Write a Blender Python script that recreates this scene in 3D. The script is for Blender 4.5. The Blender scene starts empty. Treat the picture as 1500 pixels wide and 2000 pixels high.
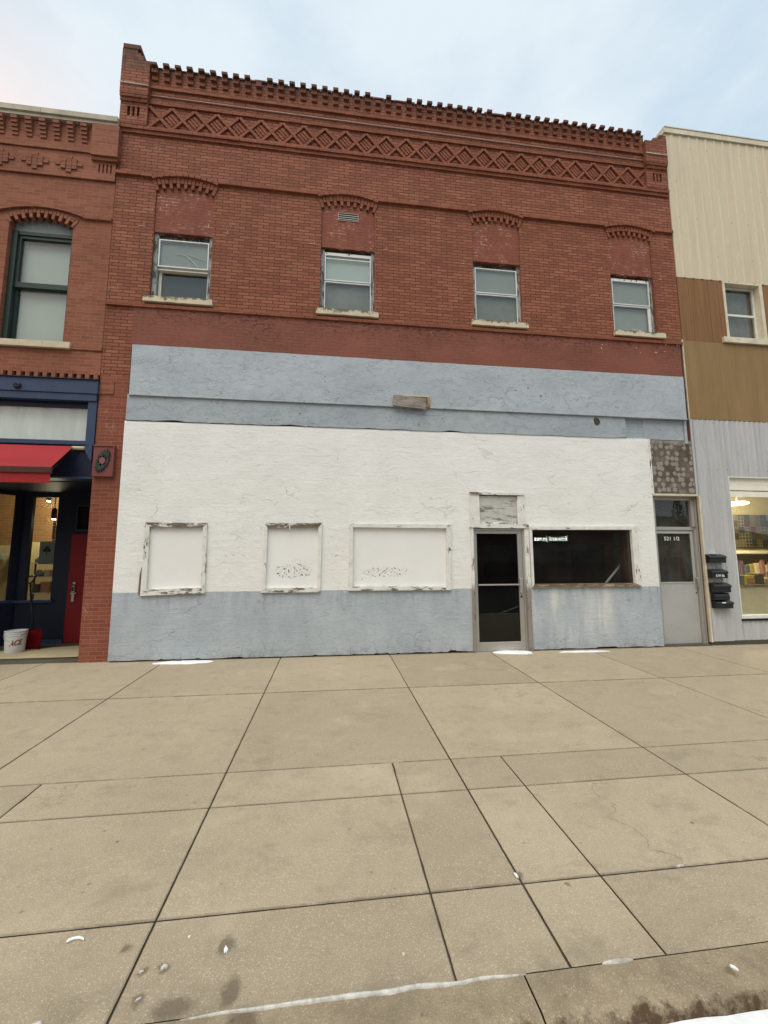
import bpy, bmesh, math, random
from mathutils import Vector, Matrix, noise as mnoise
rnd = random.Random(7)
C = bpy.context.scene
R = math.radians

# ------------------------------------------------------------------ camera
cam_d = bpy.data.cameras.new("camera")
cam = bpy.data.objects.new("camera", cam_d)
C.collection.objects.link(cam)
C.camera = cam
cam_d.sensor_fit = 'HORIZONTAL'
cam_d.sensor_width = 36.0
cam_d.lens = 36.0 * 806.1 / 1500.0
cam_d.clip_start = 0.05
cam_d.clip_end = 2000
YAW, PITCH, ROLL = 0.128402, 0.114689, -0.002778
_f = Vector((math.sin(YAW) * math.cos(PITCH), math.cos(YAW) * math.cos(PITCH), math.sin(PITCH)))
_r = Vector((math.cos(YAW), -math.sin(YAW), 0))
_u = _r.cross(_f)
_r, _u = _r * math.cos(ROLL) + _u * math.sin(ROLL), -_r * math.sin(ROLL) + _u * math.cos(ROLL)
cam.matrix_world = Matrix(((_r.x, _u.x, -_f.x, 0), (_r.y, _u.y, -_f.y, -7.06), (_r.z, _u.z, -_f.z, 1.569), (0, 0, 0, 1)))

# ------------------------------------------------------------------ world, sun, exposure
SUN_EL, SUN_AZ = 62.0, 205.0          # azimuth measured clockwise from +Y: behind the camera, a little to the left
W = bpy.data.worlds.new("World")
C.world = W
W.use_nodes = True
wn, wl = W.node_tree.nodes, W.node_tree.links
wn.clear()
w_out = wn.new('ShaderNodeOutputWorld')
w_bg = wn.new('ShaderNodeBackground')
w_bg.inputs['Strength'].default_value = 0.1
w_sky = wn.new('ShaderNodeTexSky')
w_sky.sky_type = 'NISHITA'
w_sky.sun_disc = False
w_sky.sun_elevation = R(SUN_EL)
w_sky.sun_rotation = R(SUN_AZ)
w_sky.dust_density = 1.5
w_tc = wn.new('ShaderNodeTexCoord')
w_map = wn.new('ShaderNodeMapping')
w_map.inputs['Scale'].default_value = (1.0, 1.0, 2.4)
w_no = wn.new('ShaderNodeTexNoise')
w_no.inputs['Scale'].default_value = 2.3
w_no.inputs['Detail'].default_value = 7.0
w_no.inputs['Roughness'].default_value = 0.55
w_rp = wn.new('ShaderNodeValToRGB')
w_rp.color_ramp.elements[0].position = 0.38
w_rp.color_ramp.elements[0].color = (3.95, 4.95, 5.75, 1)
w_rp.color_ramp.elements[1].position = 0.62
w_rp.color_ramp.elements[1].color = (5.5, 6.1, 6.45, 1)
w_sep = wn.new('ShaderNodeSeparateXYZ')
w_warm = wn.new('ShaderNodeMapRange')
w_warm.inputs['From Min'].default_value = -0.30
w_warm.inputs['From Max'].default_value = -0.52
w_low = wn.new('ShaderNodeMapRange')
w_low.inputs['From Min'].default_value = 0.80
w_low.inputs['From Max'].default_value = 0.60
w_mul = wn.new('ShaderNodeMath')
w_mul.operation = 'MULTIPLY'
w_mixw = wn.new('ShaderNodeMixRGB')
w_mixw.inputs['Color2'].default_value = (8.0, 6.3, 5.5, 1)
w_mix = wn.new('ShaderNodeMixRGB')
w_mix.inputs['Fac'].default_value = 0.9
wl.new(w_tc.outputs['Generated'], w_map.inputs['Vector'])
wl.new(w_map.outputs[0], w_no.inputs['Vector'])
wl.new(w_no.outputs['Fac'], w_rp.inputs['Fac'])
wl.new(w_tc.outputs['Generated'], w_sep.inputs[0])
wl.new(w_sep.outputs['X'], w_warm.inputs['Value'])
wl.new(w_sep.outputs['Z'], w_low.inputs['Value'])
wl.new(w_warm.outputs[0], w_mul.inputs[0])
wl.new(w_low.outputs[0], w_mul.inputs[1])
wl.new(w_mul.outputs[0], w_mixw.inputs['Fac'])
wl.new(w_rp.outputs['Color'], w_mixw.inputs['Color1'])
wl.new(w_sky.outputs['Color'], w_mix.inputs['Color1'])
wl.new(w_mixw.outputs['Color'], w_mix.inputs['Color2'])
wl.new(w_mix.outputs['Color'], w_bg.inputs['Color'])
wl.new(w_bg.outputs[0], w_out.inputs['Surface'])

sun_d = bpy.data.lights.new("sun", 'SUN')
sun_d.energy = 1.5
sun_d.angle = R(40)
sun_d.color = (1.0, 0.945, 0.86)
sun = bpy.data.objects.new("sun", sun_d)
C.collection.objects.link(sun)
_az, _el = R(SUN_AZ), R(SUN_EL)
_dir = Vector((math.sin(_az) * math.cos(_el), math.cos(_az) * math.cos(_el), math.sin(_el)))
sun.rotation_euler = _dir.to_track_quat('Z', 'Y').to_euler()

C.view_settings.view_transform = 'Standard'
C.view_settings.look = 'None'
C.view_settings.gamma = 1.0
C.view_settings.use_curve_mapping = False
C.view_settings.exposure = 0.64
try:
    C.cycles.max_bounces = 8
    C.cycles.diffuse_bounces = 3
    C.cycles.transparent_max_bounces = 12
except Exception:
    pass


def gz(x, y):
    """height of the sloping pavement"""
    return -0.00454 * x + 0.0154 * y


# ------------------------------------------------------------------ material helpers
class M:
    def __init__(s, name, col=(0.5, 0.5, 0.5), rough=0.8, metal=0.0, spec=0.3):
        s.m = bpy.data.materials.new(name)
        s.m.use_nodes = True
        s.nt = s.m.node_tree
        s.b = s.nt.nodes['Principled BSDF']
        s.out = s.nt.nodes['Material Output']
        s.set(s.b, 'Base Color', col)
        s.set(s.b, 'Roughness', rough)
        s.set(s.b, 'Metallic', metal)
        s.set(s.b, 'Specular IOR Level', spec)
        s._oc = None

    def set(s, node, key, v):
        i = node.inputs[key]
        if isinstance(v, bpy.types.NodeSocket):
            s.nt.links.new(v, i)
        else:
            try:
                if len(i.default_value) == 4 and len(v) == 3:
                    v = (*v, 1)
            except TypeError:
                pass
            i.default_value = v

    def n(s, t, props=None, ins=None):
        nd = s.nt.nodes.new('ShaderNode' + t)
        for k, v in (props or {}).items():
            setattr(nd, k, v)
        for k, v in (ins or {}).items():
            s.set(nd, k, v)
        return nd

    def oc(s):
        if s._oc is None:
            s._oc = s.n('TexCoord').outputs['Object']
        return s._oc

    def map(s, scale=(1, 1, 1), loc=(0, 0, 0), vec=None, rot=(0, 0, 0)):
        return s.n('Mapping', ins={'Vector': vec or s.oc(), 'Scale': scale, 'Location': loc, 'Rotation': rot}).outputs[0]

    def sep(s, vec=None):
        return s.n('SeparateXYZ', ins={0: vec or s.oc()}).outputs

    def comb(s, x, y, z):
        return s.n('CombineXYZ', ins={0: x, 1: y, 2: z}).outputs[0]

    def noise(s, scale=5, detail=3, rough=0.5, vec=None, dist=0.0):
        return s.n('TexNoise', ins={'Vector': vec or s.oc(), 'Scale': scale, 'Detail': detail, 'Roughness': rough, 'Distortion': dist}).outputs['Fac']

    def math(s, op, a, b=0.0, clamp=False):
        return s.n('Math', {'operation': op, 'use_clamp': clamp}, {0: a, 1: b}).outputs[0]

    def rng(s, v, a, b, c=0.0, d=1.0, smooth=False):
        return s.n('MapRange', {'interpolation_type': 'SMOOTHSTEP' if smooth else 'LINEAR'},
                   {'Value': v, 'From Min': a, 'From Max': b, 'To Min': c, 'To Max': d}).outputs[0]

    def mix(s, fac, a, b, mode='MIX'):
        return s.n('MixRGB', {'blend_type': mode}, {'Fac': fac, 'Color1': a, 'Color2': b}).outputs[0]

    def bump(s, h, strength=0.5, dist=0.01, normal=None):
        ins = {'Height': h, 'Strength': strength, 'Distance': dist}
        if normal is not None:
            ins['Normal'] = normal
        return s.n('Bump', ins=ins).outputs[0]

    def spot(s, x, z, rx, rz, inner=0.2):
        """soft elliptic mask in the facade plane"""
        X, Y, Z = s.sep()[0], None, s.sep()[2]
        a = s.math('POWER', s.math('DIVIDE', s.math('SUBTRACT', X, x), rx), 2)
        b = s.math('POWER', s.math('DIVIDE', s.math('SUBTRACT', Z, z), rz), 2)
        return s.rng(s.math('SQRT', s.math('ADD', a, b)), 1.0, inner)

    def cracks(s, scale, width, vec=None, seed=0.0, warp=0.25):
        """thin wandering crack lines, 1 on the line"""
        base = vec or s.map((1, 1, 1), (seed, seed * 0.7, 0))
        nz = s.n('TexNoise', ins={'Vector': base, 'Scale': 2.2, 'Detail': 5.0, 'Roughness': 0.6}).outputs['Color']
        wv = s.n('VectorMath', {'operation': 'MULTIPLY_ADD'}, {0: nz, 1: (warp, warp, warp), 2: base}).outputs[0]
        v = s.n('TexVoronoi', {'feature': 'DISTANCE_TO_EDGE'}, {'Vector': wv, 'Scale': scale}).outputs['Distance']
        return s.rng(v, width, 0.0)

    def fin(s, col=None, rough=None, normal=None):
        if col is not None:
            s.set(s.b, 'Base Color', col)
        if rough is not None:
            s.set(s.b, 'Roughness', rough)
        if normal is not None:
            s.set(s.b, 'Normal', normal)
        return s.m


def facade_uv(m):
    X, Y, Z = m.sep()[0], m.sep()[1], m.sep()[2]
    return m.comb(m.math('ADD', X, Y), Z, 0.0)


def brick_mat(name, c1, c2, mortar, bw=0.207, bh=0.0603, ms=0.0045, bump=0.55, offz=0.0, grime=True, light=None, mvar=0.25, smear=0.62, pale_joint=None):
    m = M(name, rough=0.82, spec=0.25)
    uv = facade_uv(m)
    uv2 = m.map((1, 1, 1), (0.03, offz, 0), uv)
    # hand-laid look: joints wander a few millimetres
    wob = m.n('TexNoise', ins={'Vector': uv, 'Scale': 6.0, 'Detail': 2.0}).outputs['Color']
    uv3 = m.n('VectorMath', {'operation': 'MULTIPLY_ADD'}, {0: wob, 1: (0.012, 0.006, 0), 2: uv2}).outputs[0]
    bt = m.n('TexBrick', {'offset': 0.5, 'offset_frequency': 2},
             {'Vector': uv3, 'Color1': c1, 'Color2': c2, 'Mortar': mortar, 'Scale': 1.0, 'Mortar Size': ms,
              'Mortar Smooth': 0.25, 'Bias': -0.15, 'Brick Width': bw, 'Row Height': bh})
    big = m.noise(0.9, 4, 0.6)
    col = m.mix(m.rng(big, 0.35, 0.7, 0.0, 0.42), bt.outputs['Color'], tuple(x * 0.62 for x in c1))
    fine = m.noise(45, 4, 0.65)
    col = m.mix(m.rng(fine, 0.35, 0.75, 0.0, 0.35), col, tuple(x * 1.45 for x in c2))
    mid = m.noise(7, 4, 0.6)
    col = m.mix(m.rng(mid, 0.55, 0.8, 0.0, mvar), col, tuple(x * 0.5 for x in c1))
    if light:
        # pale lime / mortar smears here and there
        sm = m.math('MULTIPLY', m.rng(m.noise(2.3, 3, 0.6), smear, smear + 0.1), m.rng(m.noise(30, 3, 0.6), 0.5, 0.62))
        col = m.mix(m.math('MULTIPLY', sm, 0.6), col, light)
    if pale_joint:
        pm = m.math('MULTIPLY', m.rng(m.noise(2.6, 3, 0.6), 0.46, 0.58), m.rng(m.noise(14, 3, 0.6), 0.42, 0.6))
        col = m.mix(m.math('MULTIPLY', m.math('MULTIPLY', pm, bt.outputs['Fac']), 0.9), col, pale_joint)
    if grime:
        Z = m.sep()[2]
        top = m.math('MULTIPLY', m.rng(Z, 10.22, 10.42), m.rng(m.noise(9, 4, 0.7), 0.3, 0.6))
        col = m.mix(m.math('MULTIPLY', top, 0.8), col, (0.055, 0.042, 0.03))
        st = m.math('MULTIPLY', m.rng(m.noise(1.0, 5, 0.65, m.map((2.2, 1, 0.35))), 0.52, 0.72), 0.3)
        col = m.mix(st, col, tuple(x * 0.45 for x in c1))
    hgt = m.math('ADD', m.math('MULTIPLY', bt.outputs['Fac'], -1.0), m.math('MULTIPLY', fine, 0.28))
    return m.fin(col, normal=m.bump(hgt, bump, 0.008))


MAT = {}
DB = (0.024, 0.009, 0.006)
MAT['brick'] = brick_mat('red painted brick', (0.205, 0.067, 0.035), (0.37, 0.137, 0.075), DB, ms=0.0072, bump=0.8, light=(0.42, 0.26, 0.19))
MAT['brick_plain'] = brick_mat('red brick trim', (0.215, 0.07, 0.036), (0.315, 0.11, 0.058), DB, bw=0.207, bh=0.062, ms=0.003, bump=0.35, offz=0.017)
MAT['infill'] = brick_mat('smooth painted infill brick', (0.225, 0.072, 0.042), (0.262, 0.088, 0.053), (0.14, 0.042, 0.026), ms=0.006, bump=0.45, pale_joint=(0.6, 0.42, 0.32))
MAT['pier'] = brick_mat('pier brick with pale joints', (0.195, 0.057, 0.032), (0.285, 0.095, 0.056), (0.36, 0.185, 0.125), ms=0.0035, bump=0.4, grime=False,
                        light=(0.5, 0.36, 0.28))
MAT['left_brick'] = brick_mat('orange red brick', (0.205, 0.072, 0.039), (0.3, 0.115, 0.064), (0.36, 0.175, 0.11), bw=0.206, bh=0.06, ms=0.003, bump=0.35,
                              grime=False, light=(0.48, 0.3, 0.21), mvar=0.5)


def stucco_mat():
    m = M('white over grey blue stucco', rough=0.72, spec=0.25)
    X, Y, Z = m.sep()
    # large soft undulation that follows the brick courses beneath
    und = m.noise(1.0, 4, 0.62, m.map((2.6, 1, 15.0)))
    tex = m.noise(26, 5, 0.62, m.map((0.8, 1, 1.5)))
    lump = m.noise(6, 4, 0.6)
    # colours
    wv = m.noise(1.4, 4, 0.6)
    white = m.mix(m.rng(wv, 0.3, 0.75), (0.85, 0.845, 0.795), (0.77, 0.762, 0.71))
    white = m.mix(m.math('MULTIPLY', m.rng(und, 0.56, 0.76), 0.16), white, (0.6, 0.59, 0.54))
    gv = m.noise(1.1, 5, 0.65, m.map((1.5, 1, 0.8), (3, 0, 1)))
    grey = m.mix(m.rng(gv, 0.3, 0.72), (0.368, 0.414, 0.44), (0.49, 0.535, 0.556))
    gs = m.noise(14, 4, 0.7)
    grey = m.mix(m.rng(gs, 0.52, 0.78, 0.0, 0.35), grey, (0.26, 0.3, 0.325))
    # pale wash marks under the shop window
    wx = m.rng(X, 3.6, 3.9)
    wash = m.noise(1.0, 3, 0.6, m.map((3.6, 1, 0.45), (0.6, 0, 0)))
    wash = m.math('MULTIPLY', m.math('MULTIPLY', m.rng(wash, 0.42, 0.62), m.spot(4.4, 0.75, 1.15, 0.8, 0.4)), 0.9)
    grey = m.mix(wash, grey, (0.66, 0.66, 0.62))
    # dark rain marks below the window sills
    drip = m.math('MULTIPLY', m.rng(m.noise(1.0, 4, 0.7, m.map((9, 1, 0.9), (1, 0, 2))), 0.5, 0.72), m.rng(Z, 0.62, 1.05))
    grey = m.mix(m.math('MULTIPLY', drip, 0.65), grey, (0.2, 0.23, 0.25))
    edge = m.math('ADD', Z, m.math('MULTIPLY', m.math('SUBTRACT', m.noise(7, 4, 0.6), 0.5), 0.014))
    isw = m.rng(edge, 1.063, 1.068)
    col = m.mix(isw, grey, white)
    # chips of lost paint
    reg = m.rng(m.noise(1.7, 3, 0.6, m.map((1, 1, 1), (7, 0, 3))), 0.5, 0.62)
    low = m.rng(Z, 0.45, 0.05)
    near = m.math('MAXIMUM', reg, m.math('MAXIMUM', m.spot(-1.55, 1.75, 0.5, 0.6), m.spot(0.08, 1.7, 0.26, 0.6)))
    near = m.math('MAXIMUM', near, m.math('MAXIMUM', m.spot(4.5, 2.55, 1.1, 0.42), low))
    chipn = m.noise(17, 3, 0.5, m.map((1, 1, 1.7), (0, 0, 5)))
    chip = m.math('MULTIPLY', m.rng(chipn, 0.685, 0.705), near)
    chipcol = m.mix(isw, (0.12, 0.13, 0.135), (0.42, 0.41, 0.38))
    col = m.mix(m.math('MULTIPLY', chip, 0.7), col, chipcol)
    # cracks: long, mostly level
    cm = m.rng(m.noise(1.6, 3, 0.6, m.map((1, 1, 1), (2, 0, 9))), 0.54, 0.62)
    cm = m.math('MAXIMUM', cm, m.math('MULTIPLY', m.math('MULTIPLY', near, m.rng(m.noise(3.1, 2), 0.45, 0.6)), 0.9))
    ck = m.math('MULTIPLY', m.cracks(1.0, 0.011, m.map((1.15, 1, 2.6), (1.3, 0, 0.4)), warp=0.55), cm)
    ck2 = m.math('MULTIPLY', m.cracks(1.0, 0.02, m.map((4.2, 1, 2.2), (5.3, 0, 0.4)), warp=0.8), m.math('MULTIPLY', low, m.rng(m.noise(2.1), 0.42, 0.55)))
    ck = m.math('MAXIMUM', ck, ck2)
    col = m.mix(m.math('MULTIPLY', ck, 0.42), col, m.mix(isw, (0.16, 0.18, 0.19), (0.40, 0.38, 0.33)))
    # dirt
    foot = m.math('MULTIPLY', m.rng(Z, 0.16, 0.0), m.rng(m.noise(8, 4, 0.7), 0.4, 0.7))
    col = m.mix(m.math('MULTIPLY', foot, 0.6), col, (0.17, 0.15, 0.12))
    # peeled ridges
    rid = m.rng(m.noise(3.3, 6, 0.7, m.map((1, 1, 1.8), (4, 0, 0))), 0.5, 0.53)
    bt = m.n('TexBrick', {}, {'Vector': facade_uv(m), 'Color1': (1, 1, 1, 1), 'Color2': (1, 1, 1, 1), 'Mortar': (0, 0, 0, 1), 'Scale': 1.0,
                             'Mortar Size': 0.008, 'Mortar Smooth': 0.8, 'Brick Width': 0.207, 'Row Height': 0.0603})
    ghost = m.math('MULTIPLY', bt.outputs['Fac'], m.rng(m.noise(0.8, 3, 0.6, m.map((1, 1, 1), (0, 0, 6))), 0.4, 0.65))
    h = m.math('ADD', m.math('MULTIPLY', und, 0.42), m.math('MULTIPLY', tex, 0.4))
    h = m.math('ADD', h, m.math('MULTIPLY', m.noise(1.7, 4, 0.6), 1.2))
    h = m.math('ADD', h, m.math('MULTIPLY', lump, 0.5))
    h = m.math('SUBTRACT', h, m.math('MULTIPLY', ghost, 0.05))
    h = m.math('ADD', h, m.math('MULTIPLY', m.math('MULTIPLY', rid, m.rng(m.noise(1.1, 3), 0.45, 0.6)), 0.16))
    h = m.math('SUBTRACT', h, m.math('MULTIPLY', chip, 0.25))
    h = m.math('SUBTRACT', h, m.math('MULTIPLY', ck, 0.5))
    return m.fin(col, normal=m.bump(h, 0.58, 0.018))


MAT['stucco'] = stucco_mat()


def grey_fascia_mat(name, darker=1.0, dents=False):
    m = M(name, rough=0.65, spec=0.3)
    X, Y, Z = m.sep()
    v = m.noise(1.0, 5, 0.62, m.map((0.8, 1, 1.6)))
    col = m.mix(m.rng(v, 0.3, 0.7), tuple(x * darker for x in (0.37, 0.41, 0.432)), tuple(x * darker for x in (0.47, 0.51, 0.53)))
    v2 = m.noise(8, 5, 0.68, m.map((1, 1, 1.3)))
    col = m.mix(m.rng(v2, 0.5, 0.75, 0, 0.4), col, tuple(x * darker for x in (0.27, 0.315, 0.34)))
    pat = m.rng(m.noise(1.3, 3, 0.6, m.map((1, 1, 1), (3, 0, 8))), 0.46, 0.6)
    right = m.math('MAXIMUM', m.math('MULTIPLY', pat, 0.8), m.spot(3.6, 4.55, 2.4, 0.6))
    chip = m.math('MULTIPLY', m.rng(m.noise(12, 3, 0.55, m.map((1, 1, 1.2), (0, 0, 3))), 0.66, 0.68), right)
    col = m.mix(m.math('MULTIPLY', chip, 0.8), col, (0.13, 0.12, 0.1))
    ck = m.math('MULTIPLY', m.cracks(1.0, 0.012, m.map((1.1, 1, 1.5), (8, 0, 2)), warp=0.7), right)
    col = m.mix(m.math('MULTIPLY', ck, 0.5), col, (0.16, 0.18, 0.19))
    h = m.math('ADD', m.math('MULTIPLY', v2, 0.5), m.math('MULTIPLY', m.noise(2.4, 4, 0.6), 1.0))
    rid = m.rng(m.noise(4.2, 6, 0.7, m.map((1, 1, 1.4), (2, 0, 0))), 0.53, 0.56)
    h = m.math('ADD', h, m.math('MULTIPLY', rid, 0.25))
    if dents:
        vo = m.n('TexVoronoi', {'feature': 'F1', 'voronoi_dimensions': '2D'}, {'Vector': m.comb(X, Z, 0.0), 'Scale': 3.9, 'Randomness': 1.0}).outputs['Distance']
        dent = m.math('MULTIPLY', m.rng(m.math('ADD', vo, m.math('MULTIPLY', v2, 0.12)), 0.33, 0.24), m.rng(m.noise(1.9, 3), 0.45, 0.6))
        h = m.math('ADD', h, m.math('MULTIPLY', dent, 0.2))
        col = m.mix(m.math('MULTIPLY', dent, 0.22), col, (0.27, 0.315, 0.34))
    h = m.math('SUBTRACT', h, m.math('MULTIPLY', m.math('ADD', chip, ck), 0.35))
    return m.fin(col, normal=m.bump(h, 0.6, 0.024))


MAT['fascia'] = grey_fascia_mat('grey blue fascia paint')
MAT['fascia_low'] = grey_fascia_mat('grey blue lower fascia paint', 0.88, True)
MAT['grey_brick'] = brick_mat('grey painted brick', (0.33, 0.38, 0.41), (0.38, 0.43, 0.46), (0.22, 0.255, 0.28), ms=0.004, bump=0.5, grime=False)


def red_band_mat():
    m = M('flaking red parge coat', rough=0.75, spec=0.25)
    X, Y, Z = m.sep()
    v = m.noise(1.0, 5, 0.65, m.map((0.9, 1, 1.6)))
    col = m.mix(m.rng(v, 0.3, 0.7), (0.178, 0.06, 0.037), (0.245, 0.087, 0.055))
    v2 = m.noise(22, 4, 0.65)
    col = m.mix(m.rng(v2, 0.45, 0.8, 0, 0.4), col, (0.29, 0.125, 0.085))
    bt = m.n('TexBrick', {}, {'Vector': facade_uv(m), 'Color1': (1, 1, 1, 1), 'Color2': (1, 1, 1, 1), 'Mortar': (0, 0, 0, 1), 'Scale': 1.0,
                             'Mortar Size': 0.004, 'Mortar Smooth': 0.4, 'Brick Width': 0.207, 'Row Height': 0.0603})
    ghost = m.math('MULTIPLY', bt.outputs['Fac'], m.rng(m.noise(1.1, 2), 0.38, 0.6))
    col = m.mix(m.math('MULTIPLY', ghost, 0.5), col, (0.1, 0.03, 0.02))
    up = m.rng(Z, 5.45, 5.85, 0.0, 1.0)
    reg = m.math('MAXIMUM', m.math('MULTIPLY', m.rng(m.noise(1.5, 3, 0.6), 0.36, 0.5), up), m.math('MULTIPLY', m.spot(-1.25, 5.55, 0.4, 0.35), 0.95))
    fl = m.math('MULTIPLY', m.rng(m.noise(13, 3, 0.6, m.map((1, 1, 1.9), (2, 0, 0))), 0.55, 0.58), reg)
    col = m.mix(m.math('MULTIPLY', fl, 0.85), col, (0.08, 0.024, 0.018))
    rt = m.math('MULTIPLY', m.rng(X, 1.0, 2.4), m.rng(Z, 5.5, 5.75))
    pale = m.math('MULTIPLY', m.rng(m.noise(11, 2, 0.5, m.map((1, 1, 1.1), (9, 0, 4))), 0.71, 0.725), rt)
    col = m.mix(pale, col, (0.66, 0.5, 0.42))
    h = m.math('ADD', m.math('MULTIPLY', v2, 0.5), m.math('MULTIPLY', m.noise(5, 4, 0.6), 0.8))
    h = m.math('SUBTRACT', h, m.math('MULTIPLY', fl, 0.9))
    h = m.math('SUBTRACT', h, m.math('MULTIPLY', ghost, 0.3))
    return m.fin(col, normal=m.bump(h, 0.6, 0.018))


MAT['red_band'] = red_band_mat()


def concrete_mat(name='pavement concrete', tint=(1, 1, 1), wet=True):
    m = M(name, rough=0.86, spec=0.25)
    X, Y, Z = m.sep()
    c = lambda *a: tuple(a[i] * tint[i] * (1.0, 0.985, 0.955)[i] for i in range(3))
    big = m.noise(0.55, 5, 0.6)
    col = m.mix(m.rng(big, 0.3, 0.7), c(0.355, 0.302, 0.212), c(0.455, 0.393, 0.285))
    isl = m.n('NewGeometry').outputs['Random Per Island']
    col = m.mix(m.rng(isl, 0, 1, 0.0, 0.75), col, c(0.31, 0.26, 0.185))
    mid = m.noise(4.5, 6, 0.7)
    col = m.mix(m.rng(mid, 0.5, 0.75, 0, 0.55), col, c(0.25, 0.21, 0.15))
    agg = m.noise(180, 4, 0.75)
    col = m.mix(m.rng(agg, 0.5, 0.72, 0, 0.8), col, c(0.19, 0.152, 0.095))
    agg2 = m.noise(150, 2, 0.6, m.map((1, 1, 1), (3, 5, 0)))
    col = m.mix(m.rng(agg2, 0.56, 0.72, 0, 0.75), col, c(0.62, 0.55, 0.42))
    # sparse dark and pale specks
    vo = m.n('TexVoronoi', {'feature': 'F1'}, {'Vector': m.oc(), 'Scale': 3.4})
    sp = m.math('MULTIPLY', m.rng(vo.outputs['Distance'], 0.05, 0.03), m.rng(m.sep(vo.outputs['Color'])[0], 0.55, 0.6))
    col = m.mix(m.math('MULTIPLY', sp, 0.75), col, (0.09, 0.07, 0.05))
    st = m.math('MULTIPLY', m.rng(m.noise(2.1, 6, 0.75, m.map((1, 1.6, 1), (5, 9, 0))), 0.56, 0.7), 0.4)
    col = m.mix(st, col, c(0.2, 0.168, 0.122))
    vo2 = m.n('TexVoronoi', {'feature': 'F1'}, {'Vector': m.map((1, 1, 1), (3.3, 1.7, 0)), 'Scale': 9.0})
    sp2 = m.math('MULTIPLY', m.rng(vo2.outputs['Distance'], 0.09, 0.05), m.rng(m.sep(vo2.outputs['Color'])[0], 0.62, 0.66))
    col = m.mix(m.math('MULTIPLY', sp2, 0.6), col, c(0.15, 0.12, 0.085))
    hair = m.math('MULTIPLY', m.cracks(1.0, 0.006, m.map((0.45, 0.6, 1), (2, 7, 0)), warp=0.9), m.rng(m.noise(0.6, 3), 0.52, 0.6))
    col = m.mix(m.math('MULTIPLY', hair, 0.6), col, c(0.14, 0.115, 0.08))
    # grit trodden into the tooled joints
    jd = None
    for jy, wd, am in ((-1.732, 0.017, 0.8), (-3.56, 0.011, 0.65), (-4.0, 0.012, 0.5), (-4.85, 0.014, 0.5)):
        k = m.math('MULTIPLY', m.rng(m.math('ABSOLUTE', m.math('SUBTRACT', Y, jy)), wd, wd * 0.45), am)
        jd = k if jd is None else m.math('MAXIMUM', jd, k)
    for jx, wd, am in ((-2.53, 0.011, 0.6), (2.73, 0.011, 0.7), (4.5, 0.012, 0.7), (6.26, 0.013, 0.7), (8.02, 0.014, 0.7), (-4.28, 0.012, 0.6)):
        k = m.math('MULTIPLY', m.rng(m.math('ABSOLUTE', m.math('SUBTRACT', X, jx)), wd, wd * 0.45), am)
        jd = m.math('MAXIMUM', jd, k)
    jd = m.math('MULTIPLY', jd, m.rng(m.noise(6, 4, 0.7), 0.3, 0.5))
    if wet:
        col = m.mix(jd, col, c(0.075, 0.06, 0.04))
    # gum, scuffs and pale salt film
    salt = m.math('MULTIPLY', m.rng(m.noise(1.3, 6, 0.72, m.map((1, 1, 1), (8, 2, 0))), 0.55, 0.72), 0.3)
    col = m.mix(salt, col, c(0.56, 0.49, 0.36))
    rough = 0.86
    if wet:
        # damp blotches, thaw water round the last crumbs of snow
        wob = m.n('TexNoise', ins={'Vector': m.oc(), 'Scale': 17.0, 'Detail': 5.0, 'Roughness': 0.7}).outputs['Color']
        pv = m.n('VectorMath', {'operation': 'MULTIPLY_ADD'}, {0: wob, 1: (0.08, 0.08, 0), 2: m.oc()}).outputs[0]
        acc = None
        for px, py, rx, ry in ((-0.836, -4.977, .03, .03), (-0.654, -5.087, .03, .03), (-0.728, -5.089, .02, .02), (-0.421, -5.02, .034, .05),
                               (-0.701, -5.204, .034, .028), (-0.56, -5.25, .095, .05), (-0.36, -5.22, .04, .075), (-0.30, -5.33, .07, .06),
                               (-0.95, -5.32, .1, .03), (1.0, -4.80, .035, .03), (1.217, -4.89, .018, .018), (1.63, -5.38, .02, .03),
                               (-1.196, -4.585, .014, .014), (-1.42, -4.72, .01, .01)):
            d = m.n('VectorMath', {'operation': 'SUBTRACT'}, {0: pv, 1: (px + .04, py + .04, 0)}).outputs[0]
            d = m.n('VectorMath', {'operation': 'MULTIPLY'}, {0: d, 1: (1 / rx, 1 / ry, 0)}).outputs[0]
            d = m.n('VectorMath', {'operation': 'LENGTH'}, {0: d}).outputs['Value']
            k = m.rng(d, 1.1, 0.55)
            acc = k if acc is None else m.math('MAXIMUM', acc, k)
        col = m.mix(m.math('MULTIPLY', acc, 0.66), col, c(0.1, 0.08, 0.054))
        rough = m.rng(acc, 0, 1, 0.86, 0.5)
        # faint damp shading along the kerb and at the wall
        kb = m.math('MULTIPLY', m.rng(Y, -5.12, -5.3), m.rng(m.noise(5, 5, 0.7), 0.42, 0.62))
        col = m.mix(m.math('MULTIPLY', kb, 0.42), col, c(0.13, 0.105, 0.072))
        moss = m.math('MULTIPLY', m.rng(m.math('ADD', Y, m.math('MULTIPLY', m.noise(13, 6, 0.75), 0.2)), -5.345, -5.38), m.rng(X, -0.6, 1.2, 0.35, 1.0))
        col = m.mix(m.math('MULTIPLY', moss, 0.9), col, (0.06, 0.031, 0.014))
    h = m.math('ADD', m.math('MULTIPLY', agg, 0.6), m.math('MULTIPLY', mid, 0.35))
    return m.fin(col, rough, m.bump(h, 0.5, 0.004))


MAT['concrete'] = concrete_mat()
MAT['kerb'] = concrete_mat('kerb concrete', (0.88, 0.86, 0.82))
MAT['floor_conc'] = concrete_mat('sheltered porch concrete', (0.24, 0.265, 0.3), wet=False)


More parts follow.
